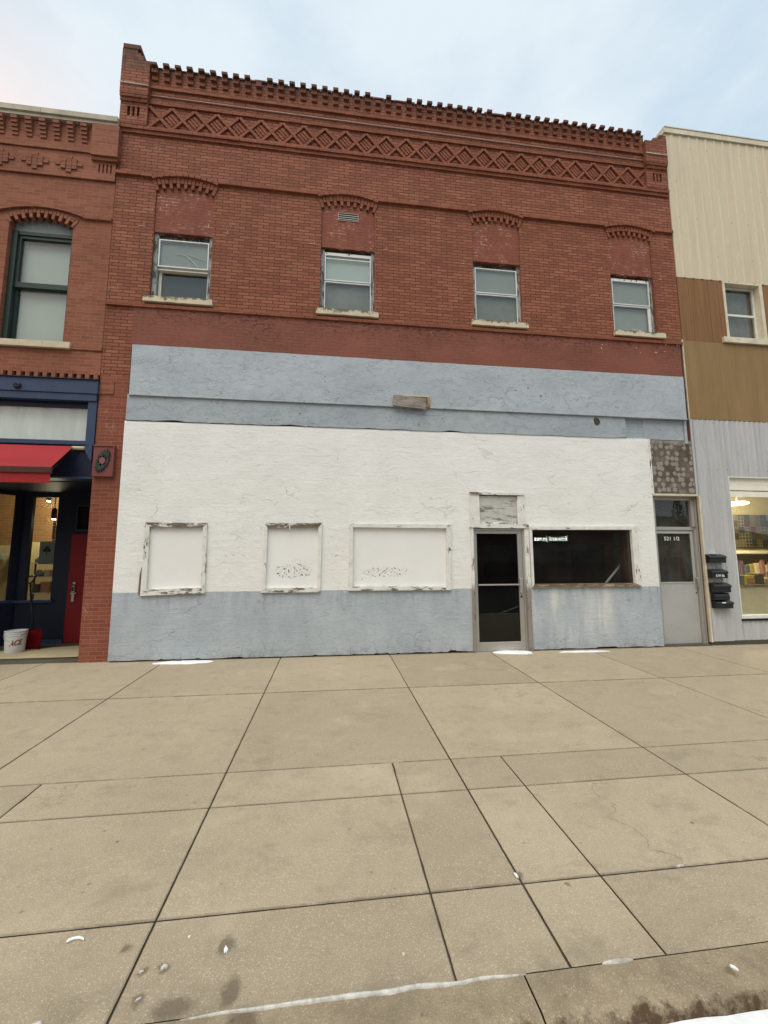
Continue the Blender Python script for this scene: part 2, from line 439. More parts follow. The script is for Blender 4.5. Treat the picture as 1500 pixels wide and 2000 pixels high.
def simple(name, col, rough=0.6, metal=0.0, var=0.15, scale=6, bump=0.0, spec=0.35, stretch=(1, 1, 1)):
    m = M(name, col, rough, metal, spec)
    v = m.noise(scale, 5, 0.65, m.map(stretch))
    c = m.mix(m.rng(v, 0.3, 0.75), tuple(x * (1 + var * 0.5) for x in col), tuple(x * (1 - var) for x in col))
    f = m.noise(60, 3, 0.6)
    c = m.mix(m.rng(f, 0.5, 0.8, 0, var * 0.8), c, tuple(x * 0.6 for x in col))
    nrm = m.bump(m.math('ADD', v, m.math('MULTIPLY', f, 0.3)), bump, 0.006) if bump else None
    return m.fin(c, None, nrm)


def worn_wood(name, paint, bare=(0.16, 0.125, 0.09), lo=0.5, hi=0.56, zsplit=None, grain=(6, 6, 1.4), dark=(0.05, 0.035, 0.025)):
    """peeling painted timber"""
    m = M(name, rough=0.75, spec=0.25)
    v = m.noise(3.0, 6, 0.7, m.map(grain))
    g = m.noise(16, 5, 0.7, m.map((grain[0], grain[1], grain[2])))
    b = m.mix(m.rng(g, 0.35, 0.7), bare, dark)
    p = m.mix(m.rng(m.noise(9, 4, 0.6), 0.35, 0.75), paint, tuple(x * 0.82 for x in paint))
    pe = m.rng(v, lo, hi)
    if zsplit is not None:
        Z = m.sep()[2]
        pe = m.math('MAXIMUM', pe, m.math('MULTIPLY', m.rng(m.math('ADD', Z, m.math('MULTIPLY', v, 0.3)), zsplit + 0.25, zsplit + 0.1), 0.8))
    col = m.mix(pe, p, b)
    h = m.math('SUBTRACT', m.math('MULTIPLY', g, 0.5), pe)
    return m.fin(col, normal=m.bump(h, 0.6, 0.006))


WHITE = (0.79, 0.78, 0.72)
MAT['trim_white'] = worn_wood('peeling white trim', WHITE, (0.2, 0.14, 0.1), 0.61, 0.63)
MAT['trim_worn'] = worn_wood('badly peeling white trim', WHITE, (0.26, 0.2, 0.14), 0.56, 0.59)
MAT['trim_bare_h'] = worn_wood('mostly bare top rail', WHITE, (0.24, 0.19, 0.13), 0.40, 0.50, grain=(1.6, 6, 6))
MAT['trim_white_h'] = worn_wood('peeling white rail', WHITE, (0.2, 0.14, 0.1), 0.61, 0.63, grain=(1.6, 6, 6))
MAT['trim_worn_h'] = worn_wood('badly peeling white rail', WHITE, (0.26, 0.2, 0.14), 0.53, 0.57, grain=(1.6, 6, 6))
MAT['jamb'] = worn_wood('door jamb timber', WHITE, (0.23, 0.185, 0.135), 0.57, 0.6, zsplit=1.07)
MAT['sill_wood'] = worn_wood('bare weathered sill', (0.5, 0.42, 0.3), (0.23, 0.165, 0.1), 0.36, 0.5, grain=(1.4, 6, 6))
MAT['grey_wood'] = worn_wood('weathered window timber', (0.36, 0.38, 0.36), (0.13, 0.125, 0.1), 0.47, 0.56, dark=(0.035, 0.034, 0.028))
MAT['grey_wood_shade'] = worn_wood('window timber darkened as shade', (0.2, 0.21, 0.19), (0.07, 0.068, 0.055), 0.45, 0.56, dark=(0.02, 0.02, 0.016))  # shadow under the window infill, put into a darker timber colour
MAT['cream_wood'] = simple('clean cream trim', (0.72, 0.68, 0.55), 0.5)
MAT['valance_cream'] = simple('cream valance painted as lit', (0.86, 0.82, 0.66), 0.5, var=0.08)  # lit look of the inside valance, put into a bright cream
MAT['ply'] = worn_wood('weathered plywood', (0.56, 0.55, 0.5), (0.27, 0.25, 0.21), 0.52, 0.6, grain=(1.1, 4, 7), dark=(0.12, 0.1, 0.09))
MAT['storm'] = simple('pale storm window metal', (0.72, 0.73, 0.69), 0.4, 0.0, 0.1)
MAT['alu'] = simple('brushed aluminium', (0.56, 0.545, 0.5), 0.42, 0.75, 0.12, 3, stretch=(20, 20, 0.6))
MAT['alu_matt'] = simple('matt satin aluminium', (0.46, 0.45, 0.41), 0.5, 0.5, 0.14, 3, stretch=(6, 6, 0.8))
MAT['alu_panel'] = simple('brushed aluminium sheet', (0.5, 0.5, 0.475), 0.5, 0.35, 0.1, 2)
MAT['dark_metal'] = simple('dark bronze metal', (0.03, 0.028, 0.025), 0.4, 0.6)
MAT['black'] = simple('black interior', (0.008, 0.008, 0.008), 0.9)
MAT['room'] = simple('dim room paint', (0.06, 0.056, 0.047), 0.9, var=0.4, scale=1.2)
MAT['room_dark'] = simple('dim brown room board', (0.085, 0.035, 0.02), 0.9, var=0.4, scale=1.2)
MAT['roof'] = simple('flat roof felt', (0.06, 0.06, 0.06), 0.95)
MAT['stone'] = None


def sill_stone():
    m = M('stained limestone sill', rough=0.8)
    v = m.noise(9, 6, 0.72)
    X, Y, Z = m.sep()
    col = m.mix(m.rng(m.noise(4, 3), 0.3, 0.7), (0.66, 0.57, 0.40), (0.56, 0.48, 0.34))
    top = m.rng(Z, 5.96, 6.06, -0.17, 0.09)
    col = m.mix(m.math('MULTIPLY', m.rng(m.math('ADD', v, top), 0.47, 0.56), 0.85), col, (0.07, 0.06, 0.04))
    return m.fin(col, normal=m.bump(v, 0.5, 0.01))


MAT['stone'] = sill_stone()
MAT['stone_clean'] = simple('cream stone sill', (0.6, 0.51, 0.35), 0.8, var=0.2, bump=0.2)
MAT['coping'] = simple('weathered cream coping', (0.5, 0.45, 0.34), 0.85, var=0.35, scale=3, bump=0.4)
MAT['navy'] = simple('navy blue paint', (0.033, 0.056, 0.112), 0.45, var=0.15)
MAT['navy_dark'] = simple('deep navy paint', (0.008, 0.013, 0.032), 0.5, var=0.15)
MAT['green'] = simple('dark green window paint', (0.022, 0.04, 0.032), 0.45)
MAT['blind_pale'] = simple('pale window blind', (0.56, 0.62, 0.595), 0.8, var=0.06, scale=1)
MAT['blind_grey'] = simple('grey window blind', (0.36, 0.37, 0.355), 0.8, var=0.1, scale=1.5)
MAT['blind_dark'] = simple('dusky window screen', (0.25, 0.25, 0.228), 0.85, var=0.25, scale=2.5)
MAT['blind_black'] = simple('dark window screen', (0.075, 0.078, 0.08), 0.85, var=0.15, scale=2.0)
MAT['curtain'] = simple('white net curtain', (0.86, 0.9, 0.88), 0.9, var=0.15, scale=3, stretch=(2, 1, 0.5))
MAT['awning'] = simple('red awning canvas', (0.34, 0.014, 0.019), 0.75, var=0.2, scale=2, stretch=(0.4, 2, 2))
MAT['awning_bar'] = simple('awning front bar', (0.07, 0.022, 0.012), 0.5)
MAT['red_door'] = simple('red door paint', (0.22, 0.006, 0.01), 0.45, var=0.1)
MAT['red_plastic'] = simple('red plastic', (0.3, 0.012, 0.018), 0.35)
MAT['bucket'] = simple('white bucket plastic', (0.72, 0.72, 0.7), 0.4, var=0.08)
MAT['ace_red'] = simple('red lettering', (0.4, 0.02, 0.03), 0.5)
MAT['black_plastic'] = simple('black plastic', (0.012, 0.012, 0.012), 0.4)
MAT['mailbox'] = simple('black mailbox enamel', (0.013, 0.015, 0.014), 0.35, var=0.3, spec=0.5)
MAT['white_paint'] = simple('white lettering', (0.8, 0.8, 0.78), 0.6, var=0.05)
MAT['terracotta'] = simple('red brown plaque paint', (0.2, 0.06, 0.047), 0.6)
MAT['verdigris'] = simple('dark green cast ornament', (0.035, 0.05, 0.043), 0.55, var=0.6, scale=30, bump=0.5)
MAT['rosette'] = simple('dull pink ornament', (0.25, 0.09, 0.085), 0.6)
MAT['conduit'] = simple('pale conduit', (0.42, 0.27, 0.24), 0.5)
MAT['tan'] = None


def panel_mat(name, c1, c2, streak=(2.2, 1, 0.3), screws=None, rough=0.75, stain=(0.3, 0.17, 0.08), amount=0.4):
    m = M(name, rough=rough, spec=0.25)
    s = m.noise(2.0, 6, 0.68, m.map(streak))
    col = m.mix(m.rng(s, 0.35, 0.68), c1, c2)
    f = m.noise(2.4, 6, 0.72, m.map((streak[0] * 2.6, 1, streak[2] * 0.8), (4, 0, 0)))
    col = m.mix(m.rng(f, 0.5, 0.7, 0, amount), col, stain)
    if screws:
        X, Y, Z = m.sep()
        p, q = screws
        fx = m.math('MULTIPLY', m.math('SUBTRACT', m.math('FRACT', m.math('DIVIDE', X, p)), 0.5), p)
        fz = m.math('MULTIPLY', m.math('SUBTRACT', m.math('FRACT', m.math('DIVIDE', m.math('ADD', Z, m.math('MULTIPLY', s, 0.05)), q)), 0.5), q)
        rr = m.math('SQRT', m.math('ADD', m.math('POWER', fx, 2), m.math('POWER', fz, 2)))
        some = m.rng(m.noise(3.0, 2, 0.5, m.map((1, 1, 1), (0, 0, 4))), 0.42, 0.5)
        col = m.mix(m.math('MULTIPLY', m.math('MULTIPLY', m.rng(rr, 0.016, 0.008), some), 0.85), col, (0.16, 0.1, 0.055))
        run = m.math('MULTIPLY', m.rng(m.math('ABSOLUTE', fx), 0.012, 0.003), m.rng(fz, 0.02, -q * 0.3, 0.0, 1.0))
        run = m.math('MULTIPLY', m.math('MULTIPLY', run, m.rng(fz, -q * 0.5, -0.02, 0, 1)), some)
        col = m.mix(m.math('MULTIPLY', run, 0.3), col, stain)
    g = m.noise(40, 3, 0.6, m.map((1, 1, 0.1)))
    col = m.mix(m.rng(g, 0.4, 0.75, 0, 0.25), col, tuple(x * 0.7 for x in c1))
    return m.fin(col, normal=m.bump(m.math('ADD', g, f), 0.15, 0.006))


MAT['tan'] = panel_mat('tan painted panel', (0.30, 0.195, 0.085), (0.25, 0.155, 0.065), stain=(0.19, 0.115, 0.05))
MAT['brown'] = panel_mat('brown stained board', (0.275, 0.145, 0.06), (0.215, 0.105, 0.045), streak=(3.5, 1, 0.22), stain=(0.12, 0.055, 0.022), amount=0.7)
MAT['cream'] = panel_mat('cream corrugated sheet', (0.665, 0.585, 0.42), (0.615, 0.535, 0.375), stain=(0.47, 0.37, 0.22), amount=0.4, screws=(0.41, 0.83))
MAT['silver'] = panel_mat('dull galvanised sheet', (0.52, 0.53, 0.522), (0.44, 0.447, 0.44), rough=0.5, stain=(0.28, 0.27, 0.25), amount=0.55, screws=(0.224, 0.95))
MAT['cream_trim'] = simple('cream flashing', (0.68, 0.61, 0.45), 0.5, var=0.3, scale=4)


def mottled_mat():
    m = M('bare board with glue dabs', rough=0.85)
    v = m.noise(3.0, 6, 0.7)
    col = m.mix(m.rng(v, 0.35, 0.65), (0.09, 0.07, 0.05), (0.19, 0.155, 0.12))
    g = m.noise(25, 5, 0.7)
    col = m.mix(m.rng(g, 0.4, 0.7, 0, 0.6), col, (0.06, 0.047, 0.035))
    wob = m.n('TexNoise', ins={'Vector': m.oc(), 'Scale': 10.0, 'Detail': 3.0}).outputs['Color']
    X0_, Y0_, Z0_ = m.sep()
    pv = m.n('VectorMath', {'operation': 'MULTIPLY_ADD'}, {0: wob, 1: (0.04, 0.04, 0), 2: m.comb(X0_, Z0_, 0.0)}).outputs[0]
    vo = m.n('TexVoronoi', {'feature': 'F1', 'voronoi_dimensions': '2D'}, {'Vector': pv, 'Scale': 9.5, 'Randomness': 0.7})
    dab = m.math('MULTIPLY', m.rng(vo.outputs['Distance'], 0.47, 0.38), m.rng(m.sep(vo.outputs['Color'])[1], 0.3, 0.5))
    X, Y, Z = m.sep()
    dab = m.math('MAXIMUM', dab, m.math('MULTIPLY', m.rng(m.math('ADD', Z, m.math('MULTIPLY', v, 0.2)), 3.85, 3.92), 0.8))
    col = m.mix(m.math('MULTIPLY', dab, 0.7), col, (0.36, 0.335, 0.29))
    return m.fin(col, normal=m.bump(m.math('ADD', m.math('MULTIPLY', dab, 0.6), g), 0.6, 0.01))


MAT['mottled'] = mottled_mat()


def board_mat(name, spots):
    m = M(name, rough=0.6, spec=0.3)
    v = m.noise(1.5, 4, 0.6)
    col = m.mix(m.rng(v, 0.3, 0.7), (0.86, 0.855, 0.81), (0.81, 0.805, 0.76))
    ms = None
    for s in spots:
        k = m.spot(*s)
        ms = k if ms is None else m.math('MAXIMUM', ms, k)
    if ms is not None:
        n1 = m.noise(30, 3, 0.6, m.map((1.1, 1, 1), (3.3, 0, 1.7)))
        chip = m.rng(m.math('ADD', n1, m.math('MULTIPLY', ms, 0.24)), 0.825, 0.845)
        chip = m.math('MULTIPLY', chip, m.rng(ms, 0.0, 0.05))
        col = m.mix(chip, col, (0.035, 0.03, 0.027))
        n2 = m.noise(40, 3, 0.6)
        soft = m.math('MULTIPLY', m.rng(m.math('ADD', n2, m.math('MULTIPLY', ms, 0.2)), 0.70, 0.82), m.rng(ms, 0.0, 0.5))
        col = m.mix(m.math('MULTIPLY', soft, 0.3), col, (0.4, 0.38, 0.33))
    return m.fin(col, normal=m.bump(m.noise(90, 3), 0.08, 0.004))


MAT['board_plain'] = board_mat('plain white board', [])
MAT['board_chip'] = board_mat('white board chipped at centre', [(-0.50, 1.46, 0.36, 0.27, 0.2), (-0.62, 1.38, 0.42, 0.16, 0.7)])
MAT['board_low'] = board_mat('white board chipped along foot', [(0.60, 1.27, 0.40, 0.15, 0.0), (0.95, 1.36, 0.6, 0.13, 0.6)])


def glass_mat(name, tint=(0.9, 0.92, 0.9), refl=1.0, ior=1.5, dust_haze=0.0):
    m = M(name)
    nt = m.nt
    nt.nodes.remove(m.b)
    tr = m.n('BsdfTransparent', ins={'Color': tint})
    gl = m.n('BsdfGlossy', ins={'Roughness': 0.0, 'Color': (1, 1, 1)})
    lw = m.n('LayerWeight', ins={'Blend': 0.5})          # facing is the same from either side of the pane
    f5 = m.math('POWER', lw.outputs['Facing'], 5.0)
    r0 = ((ior - 1) / (ior + 1)) ** 2
    fac = m.math('MULTIPLY', m.math('ADD', m.math('MULTIPLY', f5, 1 - r0), r0), refl, True)
    mx = m.n('MixShader', ins={0: fac, 1: tr.outputs[0], 2: gl.outputs[0]})
    last = mx
    if dust_haze:  # diffuse film: dust, and a painted grey haze that lifts black panes
        df = m.n('BsdfDiffuse', ins={'Color': (0.5, 0.5, 0.45)})
        k = m.math('MULTIPLY', m.rng(m.noise(2.2, 5, 0.6), 0.25, 0.8), dust_haze)
        last = m.n('MixShader', ins={0: k, 1: mx.outputs[0], 2: df.outputs[0]})
    nt.links.new(last.outputs[0], m.out.inputs['Surface'])
    return m.m


MAT['glass'] = glass_mat('window glass')
MAT['glass_shop'] = glass_mat('shop window glass', (0.88, 0.9, 0.88), 1.0, 1.5, 0.022)
MAT['glass_dusty'] = glass_mat('dusty door glass', (0.6, 0.62, 0.56), 1.0, 1.5, 0.12)
MAT['glass_tint'] = glass_mat('tinted door glass', (0.3, 0.31, 0.29), 0.9, 1.5, 0.012)


def emit_mat(name, col, strength):
    m = M(name, col)
    m.set(m.b, 'Emission Color', col)
    m.set(m.b, 'Emission Strength', strength)
    return m.m


MAT['lamp_glow'] = emit_mat('lit lamp', (1.0, 0.93, 0.72), 6.0)
MAT['sign_glow'] = emit_mat('lit sign letters', (0.95, 1.0, 0.9), 14.0)


def snow_mat():
    m = M('old snow', (0.8, 0.82, 0.83), 0.65, 0, 0.3)
    v = m.noise(18, 5, 0.65)
    col = m.mix(m.rng(v, 0.4, 0.75), (0.83, 0.84, 0.83), (0.7, 0.72, 0.72))
    return m.fin(col, normal=m.bump(v, 0.5, 0.01))


MAT['snow'] = snow_mat()


def ice_mat():
    m = M('dirty ice', (0.55, 0.53, 0.48), 0.35, 0, 0.5)
    v = m.noise(20, 5, 0.7)
    col = m.mix(m.rng(v, 0.4, 0.68), (0.6, 0.585, 0.53), (0.3, 0.27, 0.215))
    return m.fin(col, normal=m.bump(v, 0.5, 0.01))


MAT['ice'] = ice_mat()
MAT['asphalt'] = simple('asphalt', (0.05, 0.05, 0.05), 0.9, var=0.3, scale=4, bump=0.3)
MAT['soil'] = simple('dark joint filler', (0.075, 0.06, 0.041), 0.95, var=0.4)
MAT['leaf'] = simple('evergreen foliage', (0.05, 0.065, 0.022), 0.8, var=0.4)
MAT['bark'] = simple('tree bark', (0.07, 0.05, 0.035), 0.9)
MAT['hill'] = simple('dry wooded slope', (0.07, 0.07, 0.03), 0.95, var=0.5, scale=0.3)


# ------------------------------------------------------------------ mesh helpers
class MB:
    def __init__(s):
        s.bm = bmesh.new()

    def face(s, pts):
        try:
            return s.bm.faces.new([s.bm.verts.new(p) for p in pts])
        except ValueError:
            return None

    def box(s, x0, x1, y0, y1, z0, z1, bev=0.0):
        v = [s.bm.verts.new((x, y, z)) for x in (x0, x1) for y in (y0, y1) for z in (z0, z1)]
        fs = [(0, 1, 3, 2), (4, 6, 7, 5), (0, 4, 5, 1), (2, 3, 7, 6), (0, 2, 6, 4), (1, 5, 7, 3)]
        faces = [s.bm.faces.new([v[i] for i in f]) for f in fs]
        if bev:
            es = list({e for f in faces for e in f.edges})
            bmesh.ops.bevel(s.bm, geom=es, offset=bev, segments=1, affect='EDGES', profile=0.5)
        return s

    def prism(s, pts, y0, y1):
        """polygon in the (x, z) plane, given thickness along y"""
        a = [s.bm.verts.new((p[0], y0, p[1])) for p in pts]
        b = [s.bm.verts.new((p[0], y1, p[1])) for p in pts]
        n = len(pts)
        s.bm.faces.new(a)
        s.bm.faces.new(b[::-1])
        for i in range(n):
            j = (i + 1) % n
            s.bm.faces.new((a[i], b[i], b[j], a[j]))
        return s

    def frame4(s, o, i, y0, y1):
        """four mitred pieces between an outer and an inner quad"""
        for k in range(4):
            l = (k + 1) % 4
            s.prism([o[k], o[l], i[l], i[k]], y0, y1)
        return s

    def tube(s, pts, r, seg=8, cap=True):
        pts = [Vector(p) for p in pts]
        rings = []
        for i, p in enumerate(pts):
            d = (pts[min(i + 1, len(pts) - 1)] - pts[max(i - 1, 0)]).normalized()
            up = Vector((0, 0, 1)) if abs(d.z) < 0.9 else Vector((1, 0, 0))
            a = d.cross(up).normalized()
            b = d.cross(a).normalized()
            rr = r[i] if isinstance(r, (list, tuple)) else r
            rings.append([s.bm.verts.new(p + (a * math.cos(t) + b * math.sin(t)) * rr) for t in [2 * math.pi * k / seg for k in range(seg)]])
        for A, B in zip(rings, rings[1:]):
            for k in range(seg):
                f = s.bm.faces.new((A[k], A[(k + 1) % seg], B[(k + 1) % seg], B[k]))
                f.smooth = True
        if cap:
            s.bm.faces.new(rings[0])
            s.bm.faces.new(rings[-1][::-1])
        return s

    def lathe(s, prof, seg=28, c=(0, 0, 0), smooth=True):
        rings = []
        for r, z in prof:
            rings.append([s.bm.verts.new((c[0] + r * math.cos(2 * math.pi * k / seg), c[1] + r * math.sin(2 * math.pi * k / seg), c[2] + z)) for k in range(seg)])
        for A, B in zip(rings, rings[1:]):
            for k in range(seg):
                f = s.bm.faces.new((A[k], A[(k + 1) % seg], B[(k + 1) % seg], B[k]))
                f.smooth = smooth
        return rings

    def build(s, name, mat, parent=None, label=None, fix=True):
        if fix:
            bmesh.ops.recalc_face_normals(s.bm, faces=s.bm.faces)
        me = bpy.data.meshes.new(name)
        s.bm.to_mesh(me)
        s.bm.free()
        me.materials.append(MAT[mat] if isinstance(mat, str) else mat)
        return link(name, me, parent, label)


def link(name, me, parent=None, label=None):
    o = bpy.data.objects.new(name, me)
    C.collection.objects.link(o)
    if parent is not None:
        o.parent = parent
        if parent.type == 'EMPTY' and parent.get('world_parts'):
            o.matrix_parent_inverse = Matrix.Translation(-Vector(parent.location))
    if label:
        o['label'] = label
    return o


def tag(o, label=None, cat=None, group=None, kind=None):
    if label:
        o['label'] = label
    if cat:
        o['category'] = cat
    if group:
        o['group'] = group
    if kind:
        o['kind'] = kind
    return o


def thing(name, label, cat, loc=(0, 0, 0), group=None, world=True, rot=(0, 0, 0)):
    """Empty at the base of a thing; its parts are modelled in place (world=True) or about the base"""
    o = bpy.data.objects.new(name, None)
    C.collection.objects.link(o)
    o.location = loc
    o.rotation_euler = rot
    o.empty_display_size = 0.2
    if world:
        o['world_parts'] = True
    return tag(o, label, cat, group)


def b1(name, mat, parent, *box, bev=0.0, label=None):
    return MB().box(*box, bev=bev).build(name, mat, parent, label)


def wall_holes(mb, x0, x1, z0, z1, yf, yb, holes, ends=True):
    """wall face with rectangular openings and their reveals"""
    xs = sorted({x0, x1, *[h[0] for h in holes], *[h[1] for h in holes]})
    zs = sorted({z0, z1, *[h[2] for h in holes], *[h[3] for h in holes]})
    xs = [x for x in xs if x0 <= x <= x1]
    zs = [z for z in zs if z0 <= z <= z1]
    for a, b in zip(xs, xs[1:]):
        for c, d in zip(zs, zs[1:]):
            mx, mz = (a + b) / 2, (c + d) / 2
            if any(h[0] < mx < h[1] and h[2] < mz < h[3] for h in holes):
                continue
            mb.face([(a, yf, c), (b, yf, c), (b, yf, d), (a, yf, d)])
    for h in holes:
        a, b, c, d = h[:4]
        skip_top = len(h) > 4 and h[4]
        mb.face([(a, yf, c), (a, yf, d), (a, yb, d), (a, yb, c)])
        mb.face([(b, yf, c), (b, yb, c), (b, yb, d), (b, yf, d)])
        if c > z0:
            mb.face([(a, yf, c), (a, yb, c), (b, yb, c), (b, yf, c)])
        if not skip_top:
            mb.face([(a, yf, d), (b, yf, d), (b, yb, d), (a, yb, d)])
    if ends:
        mb.face([(x0, yf, z0), (x0, yf, z1), (x0, yb, z1), (x0, yb, z0)])
        mb.face([(x1, yf, z0), (x1, yb, z0), (x1, yb, z1), (x1, yf, z1)])
        mb.face([(x0, yf, z1), (x1, yf, z1), (x1, yb, z1), (x0, yb, z1)])
        mb.face([(x0, yf, z0), (x0, yb, z0), (x1, yb, z0), (x1, yf, z0)])


def arc_pts(cx, cz, r, half, n):
    return [(cx + r * math.sin(-half + 2 * half * k / n), cz + r * math.cos(-half + 2 * half * k / n)) for k in range(n + 1)]


def spandrel(mb, cx, cz, r, hw, ztop, yf, yb, n=16):
    """fills between the arch curve and the flat top of a square opening; adds the curved soffit"""
    half = math.asin(hw / r)
    p = arc_pts(cx, cz, r, half, n)
    for (xa, za), (xb, zb) in zip(p, p[1:]):
        mb.face([(xa, yf, za), (xb, yf, zb), (xb, yf, ztop), (xa, yf, ztop)])
        mb.face([(xa, yf, za), (xa, yb, za), (xb, yb, zb), (xb, yf, zb)])


def arch_bricks(mb, cx, cz, r0, r1, half, n, y0, y1, gap=0.010, pick=None, jit=0.0):
    for k in range(n):
        if pick and not pick(k):
            continue
        a0 = -half + 2 * half * k / n
        a1 = -half + 2 * half * (k + 1) / n
        ga = gap / 2 / ((r0 + r1) / 2)
        a0 += ga
        a1 -= ga
        j = rnd.uniform(-jit, jit)
        mb.prism([(cx + r0 * math.sin(a0), cz + r0 * math.cos(a0)), (cx + r1 * math.sin(a0), cz + r1 * math.cos(a0)),
                  (cx + r1 * math.sin(a1), cz + r1 * math.cos(a1)), (cx + r0 * math.sin(a1), cz + r0 * math.cos(a1))], y0 + j, y1)


def text_mesh(s, size, width=None, depth=0.002, bold=0.0, shear=0.0):
    cu = bpy.data.curves.new("lettering", 'FONT')
    cu.body = s
    cu.size = size
    cu.extrude = depth
    cu.offset = bold
    cu.shear = shear
    cu.align_x = 'CENTER'
    cu.align_y = 'CENTER'
    o = bpy.data.objects.new("lettering", cu)
    C.collection.objects.link(o)
    dg = bpy.context.evaluated_depsgraph_get()
    dg.update()
    me = bpy.data.meshes.new_from_object(o.evaluated_get(dg))
    bpy.data.objects.remove(o)
    bpy.data.curves.remove(cu)
    xs = [v.co.x for v in me.vertices]
    if width and xs:
        k = width / (max(xs) - min(xs))
        c = (max(xs) + min(xs)) / 2
        for v in me.vertices:
            v.co.x = (v.co.x - c) * k
    return me


def place_text(name, s, size, mat, loc, parent=None, width=None, rot=(math.pi / 2, 0, 0), bold=0.0, depth=0.001, shear=0.0):
    me = text_mesh(s, size, width, depth, bold, shear)
    me.transform(Matrix.Translation(loc) @ Matrix.LocRotScale(None, __import__('mathutils').Euler(rot), None))
    me.materials.append(MAT[mat])
    return link(name, me, parent)


# ------------------------------------------------------------------ ground
tag(b1('street', 'asphalt', None, -220, 220, -220, 220, -0.6, -0.235), kind='structure')

mb = MB()
for k in range(14):
    x = -16 + k * 3.1
    mb.face([(x, -6.6, -0.231), (x + .12, -6.6, -0.231), (x + 4.12, -11.4, -0.231), (x + 4.0, -11.4, -0.231)])
tag(mb.build('parking_lines', 'white_paint'), kind='structure')

XJ = [-9.57, -7.81, -6.05, -4.28, -2.53, -0.775, 0.995, 2.73, 4.50, 6.26, 8.02, 9.8, 11.6, 13.4]
ROWS = [(0.02, -1.732), (-1.732, -3.56), (-3.56, -4.0), (-4.0, -4.85), (-4.85, -5.285)]
mb = MB()


def slab(x0, x1, y0, y1, gx0, gx1, gy0, gy1):
    """one cast slab with eased edges; y0 is the wall side"""
    a, b, c, d = x0 + gx0, x1 - gx1, y1 + gy1, y0 - gy0
    e = 0.006
    dz = 0.0
    ring = []
    cor = [(a, c), (b, c), (b, d), (a, d)]
    for k in range(4):
        p, q = Vector(cor[k]), Vector(cor[(k + 1) % 4])
        n = max(1, int((q - p).length / 0.035))
        for m_ in range(n):
            v = p.lerp(q, m_ / n)
            nx = mnoise.noise(Vector((v.x * 21, v.y * 21, k + ri_seed[0])))
            chip = max(0.0, mnoise.noise(Vector((v.x * 7, v.y * 7, 3 + k))) - 0.5) * 0.014
            w = 0.0016 * nx + chip
            inn = {0: Vector((0, 1)), 1: Vector((-1, 0)), 2: Vector((0, -1)), 3: Vector((1, 0))}[k]
            ring.append((v + inn * max(-0.001, w) if m_ else v, inn))
    ctr = Vector(((a + b) / 2, (c + d) / 2))
    tp_ = []
    for v, inn in ring:
        dd = (ctr - v)
        t = v + Vector((math.copysign(e, dd.x) if abs(inn.x) or min(abs(v.x - a), abs(v.x - b)) < e else 0, math.copysign(e, dd.y) if abs(inn.y) or min(abs(v.y - c), abs(v.y - d)) < e else 0))
        tp_.append(t)
    N = len(ring)
    vt = [mb.bm.verts.new((t.x, t.y, gz(t.x, t.y) + dz)) for t in tp_]
    vm = [mb.bm.verts.new((v.x, v.y, gz(v.x, v.y) + dz - 0.005)) for v, _ in ring]
    vb = [mb.bm.verts.new((v.x, v.y, gz(v.x, v.y) - 0.13)) for v, _ in ring]
    mb.bm.faces.new(vt)
    for k in range(N):
        l = (k + 1) % N
        mb.bm.faces.new((vt[k], vm[k], vm[l], vt[l]))
        mb.bm.faces.new((vm[k], vb[k], vb[l], vm[l])).material_index = 1
    ri_seed[0] += 1


ri_seed = [0]
for ri, (ya, yb) in enumerate(ROWS):
    xs = list(XJ)
    if ri >= 2:
        xs = sorted(xs + [-2.063, 0.513, 1.427])
    for x0, x1 in zip(xs, xs[1:]):
        g = 0.0045
        wide = lambda x: 0.0058 if abs(x - 0.995) < 0.01 and ri >= 1 else (0.005 if abs(x + 0.775) < 0.01 else g)
        top_gap = {0: 0.0, 1: 0.0045, 2: 0.0022, 3: 0.0036, 4: 0.0038}[ri]
        bot_gap = {0: 0.0045, 1: 0.0022, 2: 0.0036, 3: 0.0038, 4: 0.004}[ri]
        slab(x0, x1, ya, yb, wide(x0), wide(x1), top_gap, bot_gap)
sidewalk = mb.build('sidewalk', 'concrete')
sidewalk.data.materials.append(MAT['soil'])
tag(sidewalk, kind='structure')
# filler in the open joints
mb = MB()
mb.face([(x, y, gz(x, y) - 0.012) for x, y in ((-9.5, -5.28), (13.3, -5.28), (13.3, 0.0), (-9.5, 0.0))])
tag(mb.build('joint_soil', 'soil'), kind='structure')

mb = MB()
for x0, x1 in ((-9.5, -2.6), (-2.59, 0.786), (0.793, 4.2), (4.21, 13.3)):
    n = max(1, int((x1 - x0) / 0.15))
    pr = [(-5.289, -0.002), (-5.43, -0.004), (-5.458, -0.012), (-5.475, -0.035), (-5.492, -0.22)]
    prev = None
    for k in range(n + 1):
        x = x0 + (x1 - x0) * k / n
        row = []
        for i, (y, dz) in enumerate(pr):
            w = mnoise.noise(Vector((x * 2.3, i * 3.1, 1))) * 0.006
            row.append(mb.bm.verts.new((x, y + (w if i in (1, 2, 3) else 0), gz(x, -5.29) + dz + w * 0.3)))
        if prev:
            for i in range(len(pr) - 1):
                f = mb.bm.faces.new((prev[i], row[i], row[i + 1], prev[i + 1]))
                f.smooth = i > 0
        prev = row
tag(mb.build('kerb', 'kerb'), kind='structure')

